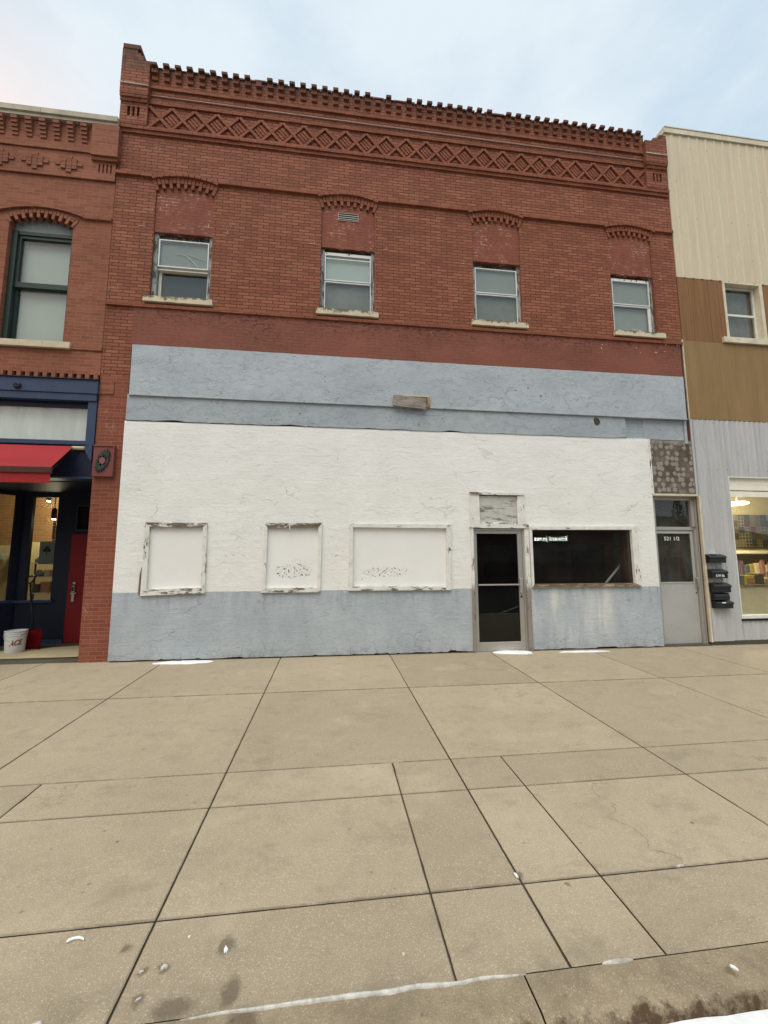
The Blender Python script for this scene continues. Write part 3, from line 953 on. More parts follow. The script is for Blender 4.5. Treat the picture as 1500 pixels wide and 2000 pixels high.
# porch floor inside the recessed entrance and beneath the right-hand bay
mb = MB()
for (xa, xb, ya, yb) in ((-9.5, -3.815, 0.024, 1.62),):
    mb.face([(xa, ya, gz(xa, ya)), (xb, ya, gz(xb, ya)), (xb, yb, gz(xb, yb)), (xa, yb, gz(xa, yb))])
    mb.face([(xa, ya, gz(xa, ya)), (xb, ya, gz(xb, ya)), (xb, ya, gz(xb, ya) - .1), (xa, ya, gz(xa, ya) - .1)])
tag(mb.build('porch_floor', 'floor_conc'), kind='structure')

# ------------------------------------------------------------------ main building
MBLD = thing('brick_building', 'two storey red brick building with white and grey painted stucco ground floor and boarded windows', 'building', (1.6, 0, 0))
WC = [(-2.64, 0.984), (0.255, 0.986), (3.13, 0.968), (5.99, 0.944)]      # window centres and widths
SP = 8.06                                                             # springing of the window arches
ARC_R = 1.454

mb = MB()
holes = [(c - w / 2, c + w / 2, 6.06, 8.25, True) for c, w in WC]
X0, X1 = -3.805, 6.99
wall_holes(mb, X0, X1, 5.86, 10.36, 0.0, 0.32, holes, ends=False)
for c, w in WC:
    cz = 8.146 - ARC_R
    spandrel(mb, c, cz, ARC_R + 0.09, w / 2, 8.25, 0.0, 0.32)
mb.face([(X0, 0, 5.86), (X0, 0, 10.36), (X0, 0.32, 10.36), (X0, 0.32, 5.86)])
mb.face([(X1, 0, 5.86), (X1, 0.32, 5.86), (X1, 0.32, 10.36), (X1, 0, 10.36)])
mb.build('upper_wall', 'brick', MBLD)

# brick behind the shop front, open where door, shop window and stair door are
mb = MB()
wall_holes(mb, -3.36, 6.99, -0.1, 5.86, 0.0, 0.32, [(2.49, 3.42, -0.1, 2.1), (3.56, 5.55, 1.12, 2.1), (6.06, 6.99, -0.1, 2.78)], ends=False)
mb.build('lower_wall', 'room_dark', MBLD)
# pier with pale joints, and the dark jointed brick above it
b1('pier', 'pier', MBLD, X0, -3.36, 0.0, 0.45, -0.1, 4.60)
b1('pier_top', 'brick', MBLD, X0, -3.36, 0.0, 0.32, 4.60, 5.86)
mb = MB()
mb.box(-3.80, -3.58, -0.012, 0.0, 4.285, 4.50)
mb.build('pier_patch', 'left_brick', MBLD)
b1('side_wall', 'brick_plain', MBLD, X0, X0 + 0.2, 0.45, 12, -0.2, 10.2)
b1('side_wall', 'brick_plain', MBLD, X1 - 0.2, X1, 0.33, 12, -0.2, 10.2)
b1('rear_wall', 'brick_plain', MBLD, X0 + 0.2, X1 - 0.2, 11.8, 12, -0.2, 10.2)
b1('roof', 'roof', MBLD, X0, X1, 0.33, 12, 10.2, 10.25)
b1('floor_slab', 'room', MBLD, X0 + 0.2, X1 - 0.2, 0.33, 11.8, 4.4, 4.6)

# bricked-up window heads
for c, w in WC:
    mb = MB()
    hw = w / 2
    r = ARC_R + 0.088
    cz = 8.146 - ARC_R
    half = math.asin(hw / r)
    arc = arc_pts(c, cz, r, half, 16)
    mb.prism([(c - hw + .001, 7.292), (c + hw - .001, 7.292)] + [(min(max(x, c - hw + .001), c + hw - .001), z - .001) for x, z in arc[::-1]], 0.022, 0.20)
    mb.build('window_infill', 'infill', MBLD)
    mb = MB()
    hd = math.asin(min(0.495, hw + 0.005) / ARC_R)
    arch_bricks(mb, c, cz, ARC_R, ARC_R + 0.09, hd, 17, -0.018, 0.06, pick=lambda k: k % 2 == 0, jit=0.003)
    arch_bricks(mb, c, cz, ARC_R + 0.09, ARC_R + 0.2, hd * 1.0, 17, -0.02, 0.02, jit=0.004)
    arch_bricks(mb, c, cz, ARC_R + 0.2, ARC_R + 0.262, math.asin(0.565 / (ARC_R + 0.23)), 11, -0.055, 0.0, jit=0.003)
    mb.build('window_arch', 'brick_plain', MBLD)

# string course linking the arches
mb = MB()
ends_ = [X0] + [v for c, w in WC for v in (c - 0.555, c + 0.555)] + [X1 - 0.01]
for a, b in zip(ends_[::2], ends_[1::2]):
    x = a
    mb = MB()
    while x < b - 0.01:
        x2 = min(x + 0.205, b)
        j = rnd.uniform(-.003, .003)
        mb.box(x + .002, x2 - .002, -0.046 + j, 0.0, 8.292, 8.35)
        x = x2
    mb.build('arch_string_course', 'brick_plain', MBLD)


def course(name, x0, x1, z0, z1, y, mat='brick_plain', blen=0.206, yb=0.0):
    mb = MB()
    x = x0
    while x < x1 - 0.01:
        x2 = min(x + blen, x1)
        if x1 - x2 < 0.05:
            x2 = x1
        j = rnd.uniform(-.003, .003)
        mb.box(x + .0018, x2 - .0018, y + j, yb, z0, z1)
        x = x2
    return mb.build(name, mat, MBLD)


course('sill_string_course', X0, X1 - 0.01, 5.845, 5.898, -0.04)
course('frieze_string_course', X0 - 0.0, X1 - 0.02, 9.13, 9.192, -0.03)
course('frieze_string_course', X0 - 0.0, X1 - 0.02, 9.196, 9.262, -0.055)

# ---- lattice frieze
PX0, PX1 = -3.335, 6.46
mb = MB()
pitch = (PX1 - PX0) / 25.0
zb, zt = 9.262, 9.70


def strip(xa, za, xb, zb_, w, y, yb=0.0):
    d = Vector((xb - xa, zb_ - za)).normalized()
    n = Vector((-d.y, d.x)) * (w / 2)
    mb.prism([(xa + n.x, za + n.y), (xb + n.x, zb_ + n.y), (xb - n.x, zb_ - n.y), (xa - n.x, za - n.y)], y, yb)


bt_ = 0.028
for k in range(25):
    xa = PX0 + k * pitch
    # long bars falling to the right
    strip(xa + 0.008, zt - 0.006, xa + pitch - 0.008, zb + 0.006, 0.05, -0.036)
    # rising bars, cut where they meet the long ones
    m_ = Vector((xa + pitch / 2, (zb + zt) / 2))
    d = Vector((pitch, zt - zb)).normalized()
    for sgn in (-1, 1):
        p1 = m_ + d * sgn * 0.031
        p2 = m_ + d * sgn * (Vector((pitch, zt - zb)).length / 2 - 0.012)
        strip(p1.x, p1.y, p2.x, p2.y, 0.048, -0.033)
    # slanting ribs inside each diamond
    if k < 24:
        cx = xa + pitch
        dd = Vector((pitch, -(zt - zb))).normalized()
        nn = Vector((-dd.y, dd.x))
        for off in (-0.058, 0.0, 0.058):
            cpt = Vector((cx, (zb + zt) / 2)) + nn * off
            strip(cpt.x - dd.x * 0.098, cpt.y - dd.y * 0.098, cpt.x + dd.x * 0.098, cpt.y + dd.y * 0.098, 0.040, -0.017)
mb.build('lattice_frieze', 'brick_plain', MBLD)

course('cornice_course', PX0, PX1, 9.745, 9.80, -0.032)
mb = MB()
mb.box(PX0, PX1, -0.03, 0.0, 9.803, 10.03)
mb.build('cornice_band', 'brick', MBLD)
course('cornice_course', PX0, PX1, 10.033, 10.092, -0.062)
mb = MB()
mb.box(PX0, PX1, -0.048, 0.0, 10.095, 10.455)
cornice = mb.build('cornice', 'brick', MBLD)
# capping brick, broken in places
mb = MB()
x = PX0
k = 0
while x < PX1 - 0.02:
    x2 = min(x + 0.203, PX1)
    hh = rnd.choice((0.0, 0.004, 0.008, -0.02)) if k % 6 else -0.028
    mb.box(x + .002, x2 - .002, -0.07 + rnd.uniform(-.006, .006), 0.3, 10.457, 10.485 + hh)
    x = x2
    k += 1
mb.build('coping', 'brick', MBLD)
# corbelled teeth along the parapet
me_full = None
n_t = 48
tp = (PX1 - PX0 - 0.06) / n_t


def tooth(levels):
    mb = MB()
    z = 10.195
    for lv in range(levels):
        y = -0.08 - 0.019 * lv + (0.028 if lv % 2 else 0)
        jit = rnd.uniform(-.004, .004)
        mb.box(-0.05 + jit, 0.05 + jit, y, -0.0485, z, z + 0.049)
        z += 0.0535
    mb.bm.normal_update()
    me = bpy.data.meshes.new('corbel')
    bmesh.ops.recalc_face_normals(mb.bm, faces=mb.bm.faces)
    mb.bm.to_mesh(me)
    mb.bm.free()
    me.materials.append(MAT['brick_plain'])
    return me


full = [tooth(5) for _ in range(5)]
short = [tooth(3), tooth(4)]
for k in range(n_t):
    me = full[k % 5]
    if k in (20, 22, 32, 9):
        me = short[0] if k != 9 else short[1]
    # each tooth repeats mesh data; object coordinates would repeat too, so give every one its own place
    o = link('corbel', me, cornice)
    o.location = (PX0 + 0.085 + k * tp, 0, rnd.uniform(-.004, .004))

# thin conduit clipped along the cornice
mb = MB()
mb.tube([(PX0 + .02, -0.045, 9.892), (0, -0.045, 9.888), (3, -0.045, 9.884), (PX1 - .03, -0.045, 9.886)], 0.011, 8)
mb.build('conduit', 'conduit', MBLD)

# ---- corner pilasters
for sx, flip in ((-3.80, 1), (6.93, -1)):
    xo = sx
    xi = sx + flip * (0.455 if flip > 0 else 0.475)
    def bx(mb, a, b, y0, y1, z0, z1):
        xa, xb = xo + flip * a, xo + flip * b
        mb.box(min(xa, xb), max(xa, xb), y0, y1, z0, z1)
    w = abs(xi - xo)
    mb = MB()
    # shaft with two open slots
    s0, s1, t0, t1 = 0.12, 0.325, 9.42, 9.61
    zl = 9.264
    bx(mb, 0.0, s0, -0.062, 0.0, zl, 9.69)
    bx(mb, s1, w, -0.062, 0.0, zl, 9.69)
    bx(mb, s0, s1, -0.062, 0.0, zl, t0)
    bx(mb, s0, s1, -0.062, 0.0, t1, 9.69)
    bx(mb, s0 + 0.045, s0 + 0.085, -0.058, 0.0, t0, t1)
    bx(mb, s0 + 0.122, s0 + 0.162, -0.058, 0.0, t0, t1)
    bx(mb, 0.0, w, -0.088, 0.0, 9.692, 9.752)
    bx(mb, 0.0, w + 0.01, -0.112, 0.0, 9.754, 9.80)
    top = 10.50 if flip > 0 else 10.30
    bx(mb, 0.0, w + 0.02, -0.12, 0.30, 9.803, top)
    if flip > 0:
        bx(mb, 0.0, 0.36, -0.12, 0.30, top + .002, top + 0.085)
        bx(mb, 0.0, 0.31, -0.12, 0.30, top + .087, top + 0.135)
        bx(mb, 0.0, 0.255, -0.12, 0.30, top + 0.137, top + 0.205)
    else:
        bx(mb, 0.0, 0.30, -0.12, 0.30, top + .002, top + 0.075)
        bx(mb, 0.0, 0.15, -0.12, 0.30, top + .077, top + 0.165)
    pil = mb.build('pilaster', 'brick', MBLD)
    if flip > 0:
        MB().box(-3.79, -3.50, -0.128, 0.30, 10.706, 10.79).build('pilaster_cap', simple('lichen dark cap brick', (0.13, 0.06, 0.04), 0.9, var=0.5, bump=0.5), pil)
        MB().tube([(-3.80, -0.13, 9.995), (-3.32, -0.13, 9.985)], 0.009, 6).build('conduit', 'storm', pil)
    else:
        MB().tube([(6.93, -0.13, 9.985), (6.43, -0.13, 9.99)], 0.010, 6).build('conduit', 'storm', pil)

# ---- upper windows
for wi, (c, w) in enumerate(WC):
    a, b = c - w / 2, c + w / 2
    win = thing('window', None, None, (c, 0, 6.06))
    del win['world_parts']
    win.parent = MBLD
    win.matrix_parent_inverse = Matrix.Translation(-Vector(MBLD.location))
    win['world_parts'] = True
    win['label'] = ['upper window with an open lower half and creased pale film', 'upper window with peeling head trim under a wall vent',
                    'upper window with pale upper blind and dim lower screen', 'upper window with white flecks low on its lower pane'][wi]

    def wlink(mbx, name, mat):
        o = mbx.build(name, mat)
        o.parent = win
        o.matrix_parent_inverse = Matrix.Translation(-Vector(win.location))
        return o
    yf = 0.065
    mb = MB()
    lt = 0.075 if wi == 0 else (0.065 if wi == 1 else 0.05)
    mb.box(a + .002, a + lt, yf - .01, 0.19, 6.062, 7.29)
    mb.box(b - 0.06, b - .002, yf - .01, 0.19, 6.062, 7.29)
    mb.box(a + lt + .001, b - 0.061, yf, 0.19, 6.062, 6.098)
    wlink(mb, 'frame', 'grey_wood')
    wlink(MB().box(a + lt + .001, b - 0.061, yf + .045, 0.19, 7.195, 7.29), 'frame_head', 'grey_wood_shade')  # dark colour carries the shade below the infill
    if wi in (1, 3):
        mb = MB()
        mb.box(a + lt + .002, b - 0.062, yf - .012, yf - .001, 7.185, 7.222)
        wlink(mb, 'head_trim', 'trim_worn')
    ga, gb = a + lt + 0.004, b - 0.064
    zm = 6.655
    mb = MB()
    t = 0.019
    ys = 0.052
    mb.frame4([(ga, 7.185), (gb, 7.185), (gb, zm + .012), (ga, zm + .012)],
              [(ga + t, 7.185 - t), (gb - t, 7.185 - t), (gb - t, zm + .012 + t), (ga + t, zm + .012 + t)], ys, ys + 0.03)
    if wi == 1:
        mb.box(ga + t, gb - t, ys + .003, ys + .02, 7.098, 7.115)
    wlink(mb, 'upper_sash', 'storm')
    if wi == 0:
        mb = MB()
        mb.box(ga, gb, ys + 0.025, 0.17, 6.615, 6.640)
        mb.box(ga, ga + 0.045, 0.13, 0.17, 6.10, 6.614)
        mb.box(gb - 0.03, gb, 0.13, 0.17, 6.10, 6.614)
        wlink(mb, 'meeting_rail', 'cream_wood')
    else:
        mb = MB()
        t2 = 0.015
        mb.frame4([(ga, zm), (gb, zm), (gb, 6.108), (ga, 6.108)],
                  [(ga + t2, zm - t2 * 1.4), (gb - t2, zm - t2 * 1.4), (gb - t2, 6.108 + t2), (ga + t2, 6.108 + t2)], ys + .008, ys + 0.035)
        if wi == 3:
            mb.box(gb - 0.055, gb - t2 - .002, ys + .012, ys + .035, 6.125, zm - .03)
        wlink(mb, 'lower_sash', 'storm')
    mb = MB()
    mb.box(ga + t, gb - t, ys + 0.012, ys + 0.015, zm + .031, 7.166)
    wlink(mb, 'pane', 'glass')
    mb = MB()
    if wi == 0:
        mb.box(ga + 0.046, gb - .031, 0.148, 0.151, 6.10, 6.613)
    else:
        mb.box(ga + t2, gb - t2 - (0.045 if wi == 3 else 0), ys + 0.02, ys + 0.023, 6.124, zm - .022)
    wlink(mb, 'pane', 'glass')
    mb = MB()
    mb.face([(ga, ys + 0.045 + 0.03 * 0, zm), (gb, ys + 0.045, zm), (gb, ys + 0.045, 7.2), (ga, ys + 0.045, 7.2)])
    if wi == 0:
        # folded plastic film: shallow creases
        for q in ((0.42, 0.16, 0.72, 0.0), (0.35, 0.30, 0.8, 0.2)):
            pass
    wlink(mb, 'blind', ['blind_grey', 'blind_pale', 'blind_grey', 'blind_grey'][wi])
    mb = MB()
    yl = 0.185 if wi == 0 else ys + 0.07
    mb.face([(ga, yl, 6.07), (gb, yl, 6.07), (gb, yl, zm), (ga, yl, zm)])
    wlink(mb, 'screen', ['blind_black', 'blind_dark', 'blind_dark', 'blind_grey'][wi])
    if wi == 0:
        mb = MB()
        for (xa, za, xb, zb_, ww) in ((0.52, 0.34, 0.80, 0.06, 0.016), (0.50, 0.38, 0.93, 0.24, 0.008), (0.55, 0.3, 0.62, 0.05, 0.007), (0.3, 0.36, 0.55, 0.32, 0.007)):
            W_, H_ = gb - ga - 2 * t, 7.166 - zm - .031
            p, q = Vector((ga + t + xa * W_, zm + .031 + za * H_ * 1.6)), Vector((ga + t + xb * W_, zm + .031 + zb_ * H_ * 1.6))
            d = (q - p).normalized()
            nrm = Vector((-d.y, d.x)) * ww / 2
            mb.prism([(p.x + nrm.x * .4, p.y + nrm.y * .4), (q.x + nrm.x, q.y + nrm.y), (q.x - nrm.x, q.y - nrm.y), (p.x - nrm.x * .4, p.y - nrm.y * .4)], ys + .03, ys + .036)
        wlink(mb, 'film_crease', 'storm')
    if wi == 3:
        mb = MB()
        for (fx, fz, s) in ((0.4, 0.28, .008), (0.50, 0.06, .009), (0.56, .05, .011), (0.63, .055, .009), (0.69, .05, .012)):
            x = ga + fx * (gb - ga)
            z = 6.124 + fz * 0.5
            mb.prism([(x - s, z), (x, z - s * .7), (x + s, z), (x, z + s * 1.2)], ys + .0175, ys + .0195)
        wlink(mb, 'fleck', 'white_paint')
    # stone sill with uneven edges
    mb = MB()
    sa, sb = [(-3.21, -2.085), (-0.31, 0.815), (2.58, 3.70), (5.50, 6.595)][wi]
    n = 22
    prev = None
    for k in range(n + 1):
        x = sa + (sb - sa) * k / n
        e1, e2, e3 = [mnoise.noise(Vector((x * 7, q * 5.0, wi))) * 0.007 for q in range(3)]
        ring = [(x, -0.06 + e1, 5.945 + e2), (x, -0.06 + e1, 6.05 + e3), (x, 0.10, 6.06), (x, 0.10, 5.945)]
        ring = [mb.bm.verts.new(p) for p in ring]
        if prev:
            for q in range(4):
                mb.bm.faces.new((prev[q], ring[q], ring[(q + 1) % 4], prev[(q + 1) % 4]))
        else:
            mb.bm.faces.new(ring)
        prev = ring
    mb.bm.faces.new(prev[::-1])
    wlink(mb, 'sill', 'stone')

# louvred vent in the second infill panel
mb = MB()
va, vb, vz0, vz1 = 0.066, 0.446, 7.855, 8.015
mb.frame4([(va, vz1), (vb, vz1), (vb, vz0), (va, vz0)], [(va + .012, vz1 - .01), (vb - .012, vz1 - .01), (vb - .012, vz0 + .01), (va + .012, vz0 + .01)], 0.008, 0.0215)
vent = mb.build('vent', 'conduit', MBLD)
b1('vent_back', 'black', vent, va + .012, vb - .012, 0.0195, 0.0215, vz0 + .01, vz1 - .01)
for k in range(3):
    z = vz0 + 0.035 + k * 0.040
    MB().prism([(va + .013, z), (vb - .013, z), (vb - .013, z + .007), (va + .013, z + .007)], 0.012, 0.019).build('slat', 'storm', vent)

# pale mortar smears beside the window heads
mb = MB()
for (x, z, s) in ((-3.33, 7.36, .07), (-1.92, 7.37, .05), (-0.40, 7.32, .09), (0.95, 7.34, .05), (2.45, 7.2, .04), (5.30, 7.33, .07), (6.62, 7.25, .05)):
    mb.prism([(x - s, z - .008), (x + s * .9, z - .012), (x + s, z + .0), (x - s * .2, z + .010), (x - s * .9, z + .004)], -0.004, 0.0)
    mb.prism([(x + s * .4, z + .012), (x + s * .55, z + .012), (x + s * .6, z + .06), (x + s * .35, z + .07)], -0.004, 0.0)
mb.build('mortar_smear', simple('pale lime smear', (0.42, 0.24, 0.17), 0.9, var=0.4, scale=20), MBLD)

# ---- painted bands above the shop front
mb = MB()
n = 120
xa, xb = -3.365, 6.93
wall_holes(mb, xa, xb, 5.10, 5.845, -0.012, 0.0, [], ends=True)
mb.build('red_band', 'red_band', MBLD)

mb = MB()
xa, xb = -3.312, 6.878
n = 150
prev = None
for k in range(n + 1):
    x = xa + (xb - xa) * k / n
    e = mnoise.noise(Vector((x * 3.1, 0, 4))) * 0.006 + mnoise.noise(Vector((x * 17, 0, 9))) * 0.004
    zt_ = 5.138 + e - 0.004 * math.sin(x * 0.7)
    z0 = 4.266 + mnoise.noise(Vector((x * 0.8, 3, 4))) * 0.006
    r = [mb.bm.verts.new(p) for p in ((x, -0.075, z0), (x, -0.075, zt_), (x, -0.013, zt_ + .006), (x, -0.008, z0))]
    if prev:
        for q in (0, 1, 3):
            mb.bm.faces.new((prev[q], r[q], r[(q + 1) % 4], prev[(q + 1) % 4]))
    prev = r
for x in (xa, xb):
    mb.face([(x, -0.075, 4.266), (x, -0.075, 5.138), (x, -0.0, 5.138), (x, -0.0, 4.266)])
mb.build('upper_fascia', 'fascia', MBLD)
# lip along the foot of the upper fascia
MB().box(-3.313, 6.879, -0.088, -0.0755, 4.264, 4.280).build('fascia_lip', 'fascia', MBLD)

mb = MB()
xa, xb = -3.345, 5.572
n = 170
prev = None
for k in range(n + 1):
    x = xa + (xb - xa) * k / n
    e = max(0, mnoise.noise(Vector((x * 2.1, 7, 4)))) * 0.03 + abs(mnoise.noise(Vector((x * 13, 0, 2)))) * 0.016
    z0 = 3.846 + e + 0.003 * (x + 3.3) / 9
    r = [mb.bm.verts.new(p) for p in ((x, -0.060, z0), (x, -0.056, 4.285), (x, -0.030, z0 + .003))]
    if prev:
        mb.bm.faces.new((prev[0], r[0], r[1], prev[1]))
        mb.bm.faces.new((prev[0], prev[2], r[2], r[0]))
    prev = r
mb.face([(xb, -0.06, 3.86), (xb, -0.056, 4.285), (xb, 0, 4.285), (xb, 0, 3.86)])
low = mb.build('lower_fascia', 'fascia_low', MBLD)
# dark patch on the lower fascia, painted as shade inside a ragged break
mb = MB()
pts = []
for k in range(14):
    t_ = 2 * math.pi * k / 14
    r_ = 1 + rnd.uniform(-.25, .25)
    pts.append((4.985 + 0.068 * r_ * math.cos(t_), 4.155 + 0.075 * r_ * math.sin(t_)))
mb.prism(pts, -0.0635, -0.0605)
mb.build('hole', 'soil', low)
b1('grey_brick_patch', 'grey_brick', MBLD, 5.605, 6.90, -0.006, 0.0, 3.862, 4.292)
b1('grey_board', 'fascia_low', MBLD, 5.98, 6.83, -0.011, -0.0062, 3.866, 4.26)
b1('corner_post', 'fascia_low', MBLD, 6.84, 6.90, -0.03, -0.0062, 3.80, 4.275)

# ---- stucco front
DX0, DX1 = 2.432, 3.525
mb = MB()
SX0, SX1 = -3.36, 6.028
zt0 = 3.832
cut = 0.16
def stop(x):
    return 3.834 + 0.0027 * (x + 3.36)
holes = [(-2.90, -2.03, 1.09, 2.135), (-1.07, -0.18, 1.08, 2.145), (0.34, 2.03, 1.08, 2.145), (2.47, 3.50, cut, 2.20), (2.53, 3.40, 2.20, 2.72), (3.55, 5.55, 1.10, 2.125)]
wall_holes(mb, SX0, SX1, cut, 3.80, -0.05, 0.0, holes, ends=False)
# broken foot
def foot(x0, x1):
    n = max(2, int((x1 - x0) / 0.035))
    pv = None
    for k in range(n + 1):
        x = x0 + (x1 - x0) * k / n
        hgt = gz(x, 0) + 0.02 + 0.022 * max(0, mnoise.noise(Vector((x * 3.0, 1, 2)))) + 0.03 * max(0, mnoise.noise(Vector((x * 11, 5, 2))) - .15)
        if 4.7 < x < 5.1 or 2.0 < x < 2.12:
            hgt += 0.018
        yy = -0.05 + 0.004 * mnoise.noise(Vector((x * 9, 0, 0)))
        r = [mb.bm.verts.new(p) for p in ((x, -0.05, cut), (x, yy, hgt), (x, -0.004, hgt + .004))]
        if pv:
            mb.bm.faces.new((pv[0], r[0], r[1], pv[1]))
            mb.bm.faces.new((pv[1], r[1], r[2], pv[2]))
        pv = r
foot(SX0, 2.47)
foot(3.50, SX1)
# uneven top edge
pv = None
for k in range(201):
    x = SX0 + (SX1 - SX0) * k / 200
    zt_ = stop(x) + 0.006 * mnoise.noise(Vector((x * 5, 0, 7)))
    r = [mb.bm.verts.new(p) for p in ((x, -0.05, 3.80), (x, -0.05 + .004, zt_), (x, 0.0, zt_ + .003))]
    if pv:
        mb.bm.faces.new((pv[0], r[0], r[1], pv[1]))
        mb.bm.faces.new((pv[1], r[1], r[2], pv[2]))
    pv = r
for x in (SX0, SX1):
    mb.face([(x, -0.05, gz(x, 0) + .03), (x, -0.05, stop(x)), (x, 0, stop(x)), (x, 0, gz(x, 0) + .03)])
for x in (2.47, 3.50):
    mb.face([(x, -0.05, 0.02), (x, -0.05, cut), (x, 0, cut), (x, 0, 0.02)])
mb.build('stucco_wall', 'stucco', MBLD)

# ---- boarded windows
def boarded(o, i, mat, trim, label):
    mbx = MB()
    xs_ = [p[0] for p in i]
    zs_ = [p[1] for p in i]
    mbx.box(min(xs_) - .02, max(xs_) + .02, -0.034, -0.012, min(zs_) - .02, max(zs_) + .02)
    pn = mbx.build('boarded_window', mat, MBLD, label)
    for k, nm in enumerate(('trim',) * 4):
        l = (k + 1) % 4
        m2 = MB()
        y = -0.088 + (0.004 if k % 2 else 0)
        m2.prism([o[k], o[l], i[l], i[k]], y, -0.034)
        m2.build('trim', trim[k] + ('_h' if k % 2 == 0 else ''), pn)
    return pn


A = boarded([(-2.93, 2.168), (-1.99, 2.163), (-1.978, 1.046), (-2.94, 1.016)], [(-2.865, 2.098), (-2.052, 2.102), (-2.038, 1.132), (-2.856, 1.116)],
            'board_plain', ('trim_bare', 'trim_worn', 'trim_worn', 'trim_worn'), 'white boarded window with crooked rotten trim')
# split, hanging strip of the left trim
mb = MB().prism([(-2.975, 1.04), (-2.935, 1.04), (-2.93, 1.42), (-2.945, 1.46), (-2.968, 1.36)], -0.078, -0.045)
mb.build('loose_strip', worn_wood('bare split timber', (0.4, 0.32, 0.22), (0.2, 0.15, 0.1), 0.3, 0.5), A)
B = boarded([(-1.085, 2.17), (-0.147, 2.184), (-0.163, 1.039), (-1.107, 1.043)], [(-1.035, 2.10), (-0.207, 2.107), (-0.212, 1.113), (-1.045, 1.122)],
            'board_chip', ('trim_bare', 'trim_white', 'trim_worn', 'trim_white'), 'white boarded window with black paint chips at its centre')
MB().tube([(-0.68, -0.092, 2.13), (-0.672, -0.095, 2.07), (-0.685, -0.093, 2.03)], [0.006, 0.008, 0.005], 6).build('hanging_paint_curl', 'trim_white', B)
Cw = boarded([(0.313, 2.172), (2.075, 2.177), (2.06, 1.046), (0.302, 1.058)], [(0.373, 2.115), (1.997, 2.108), (1.981, 1.108), (0.374, 1.126)],
             'board_low', ('trim_white', 'trim_white', 'trim_worn', 'trim_white'), 'wide white boarded window chipped along its foot')

# ---- main door
b1('door_jamb', 'jamb', MBLD, 2.436, 2.486, -0.075, 0.03, gz(2.46, 0) + .004, 2.115)
b1('door_jamb', 'jamb', MBLD, 3.436, 3.512, -0.072, 0.03, gz(3.48, 0) + .004, 2.115)
b1('door_head', 'trim_worn_h', MBLD, 2.42, 3.512, -0.085, 0.03, 2.118, 2.188)
mb = MB()
mb.box(2.615, 3.315, -0.04, -0.012, 2.20, 2.70)
tb = mb.build('transom_board', 'ply', MBLD)
MB().box(2.428, 2.612, -0.07, -0.012, 2.192, 2.71).build('trim', 'trim_white', tb)
MB().box(3.318, 3.458, -0.07, -0.012, 2.192, 2.71).build('trim', 'trim_white', tb)
MB().box(2.43, 3.455, -0.085, -0.012, 2.713, 2.757).build('trim', 'trim_worn_h', tb)
MB().box(2.62, 3.31, -0.066, -0.041, 2.192, 2.222).build('trim', 'trim_worn_h', tb)

door = thing('door', None, None, (2.96, 0, 0))
del door['world_parts']
door.parent = MBLD
door.matrix_parent_inverse = Matrix.Translation(-Vector(MBLD.location))
door['label'] = 'glazed aluminium front door with a push bar'


def dlink(mbx, name, mat, par):
    o = mbx.build(name, mat)
    o.parent = par
    o.matrix_parent_inverse = Matrix.Translation(-Vector(par.location))
    return o


mb = MB()
yd = -0.02
zb0 = gz(3, 0) + 0.008
for bxs in ((2.488, 2.512, yd - .012, 0.06, zb0, 2.112), (3.405, 3.434, yd - .012, 0.06, zb0, 2.112), (2.5125, 3.4045, yd - .012, 0.06, 2.076, 2.112),
            (2.514, 2.560, yd, yd + .045, zb0 + .004, 2.072), (3.318, 3.402, yd, yd + .045, zb0 + .004, 2.072),
            (2.5605, 3.3175, yd, yd + .045, 2.022, 2.072), (2.5605, 3.3175, yd, yd + .045, zb0 + .004, 0.145)):
    mb.box(*bxs, bev=0.003)
dlink(mb, 'frame', 'alu', door)
dlink(MB().box(2.560, 3.318, yd + .02, yd + .026, 0.145, 2.022), 'pane', 'glass_tint', door)
dlink(MB().box(2.562, 3.316, yd - .035, yd - .008, 1.112, 1.136, bev=0.004), 'push_bar', 'alu', door)
mb = MB()
mb.box(3.318, 3.368, yd - .045, yd - .001, 0.985, 1.232, bev=0.006)
dlink(mb, 'handle', 'alu', door)
mb = MB()
mb.lathe([(0.0, 0.012), (0.016, 0.012), (0.02, 0.0)], 14)
for v in mb.bm.verts:
    v.co = Vector((3.352 + v.co.x, yd - .001 - v.co.z, 0.915 + v.co.y))
dlink(mb, 'lock', 'dark_metal', door)
b1('threshold', 'alu_matt', MBLD, 2.49, 3.43, -0.075, 0.10, gz(3, 0) - 0.02, gz(3, 0) + 0.006)

# ---- shop window
sw = thing('shop_window', None, None, (4.55, 0, 1.1))
del sw['world_parts']
sw.parent = MBLD
sw.matrix_parent_inverse = Matrix.Translation(-Vector(MBLD.location))
sw['label'] = 'wide dark shop window with mitred white trim'
o = [(3.516, 2.152), (5.62, 2.168), (5.645, 1.070), (3.535, 1.078)]
i = [(3.570, 2.092), (5.515, 2.105), (5.520, 1.128), (3.570, 1.130)]
for k in range(4):
    l = (k + 1) % 4
    m2 = MB()
    m2.prism([o[k], o[l], i[l], i[k]], -0.094 + (0.004 if k % 2 else 0), -0.03)
    dlink(m2, 'trim' if k != 2 else 'sill', ('trim_white' + ('_h' if k == 0 else '')) if k != 2 else 'sill_wood', sw)
dlink(MB().box(3.56, 5.53, -0.022, -0.016, 1.12, 2.11), 'pane', 'glass_shop', sw)

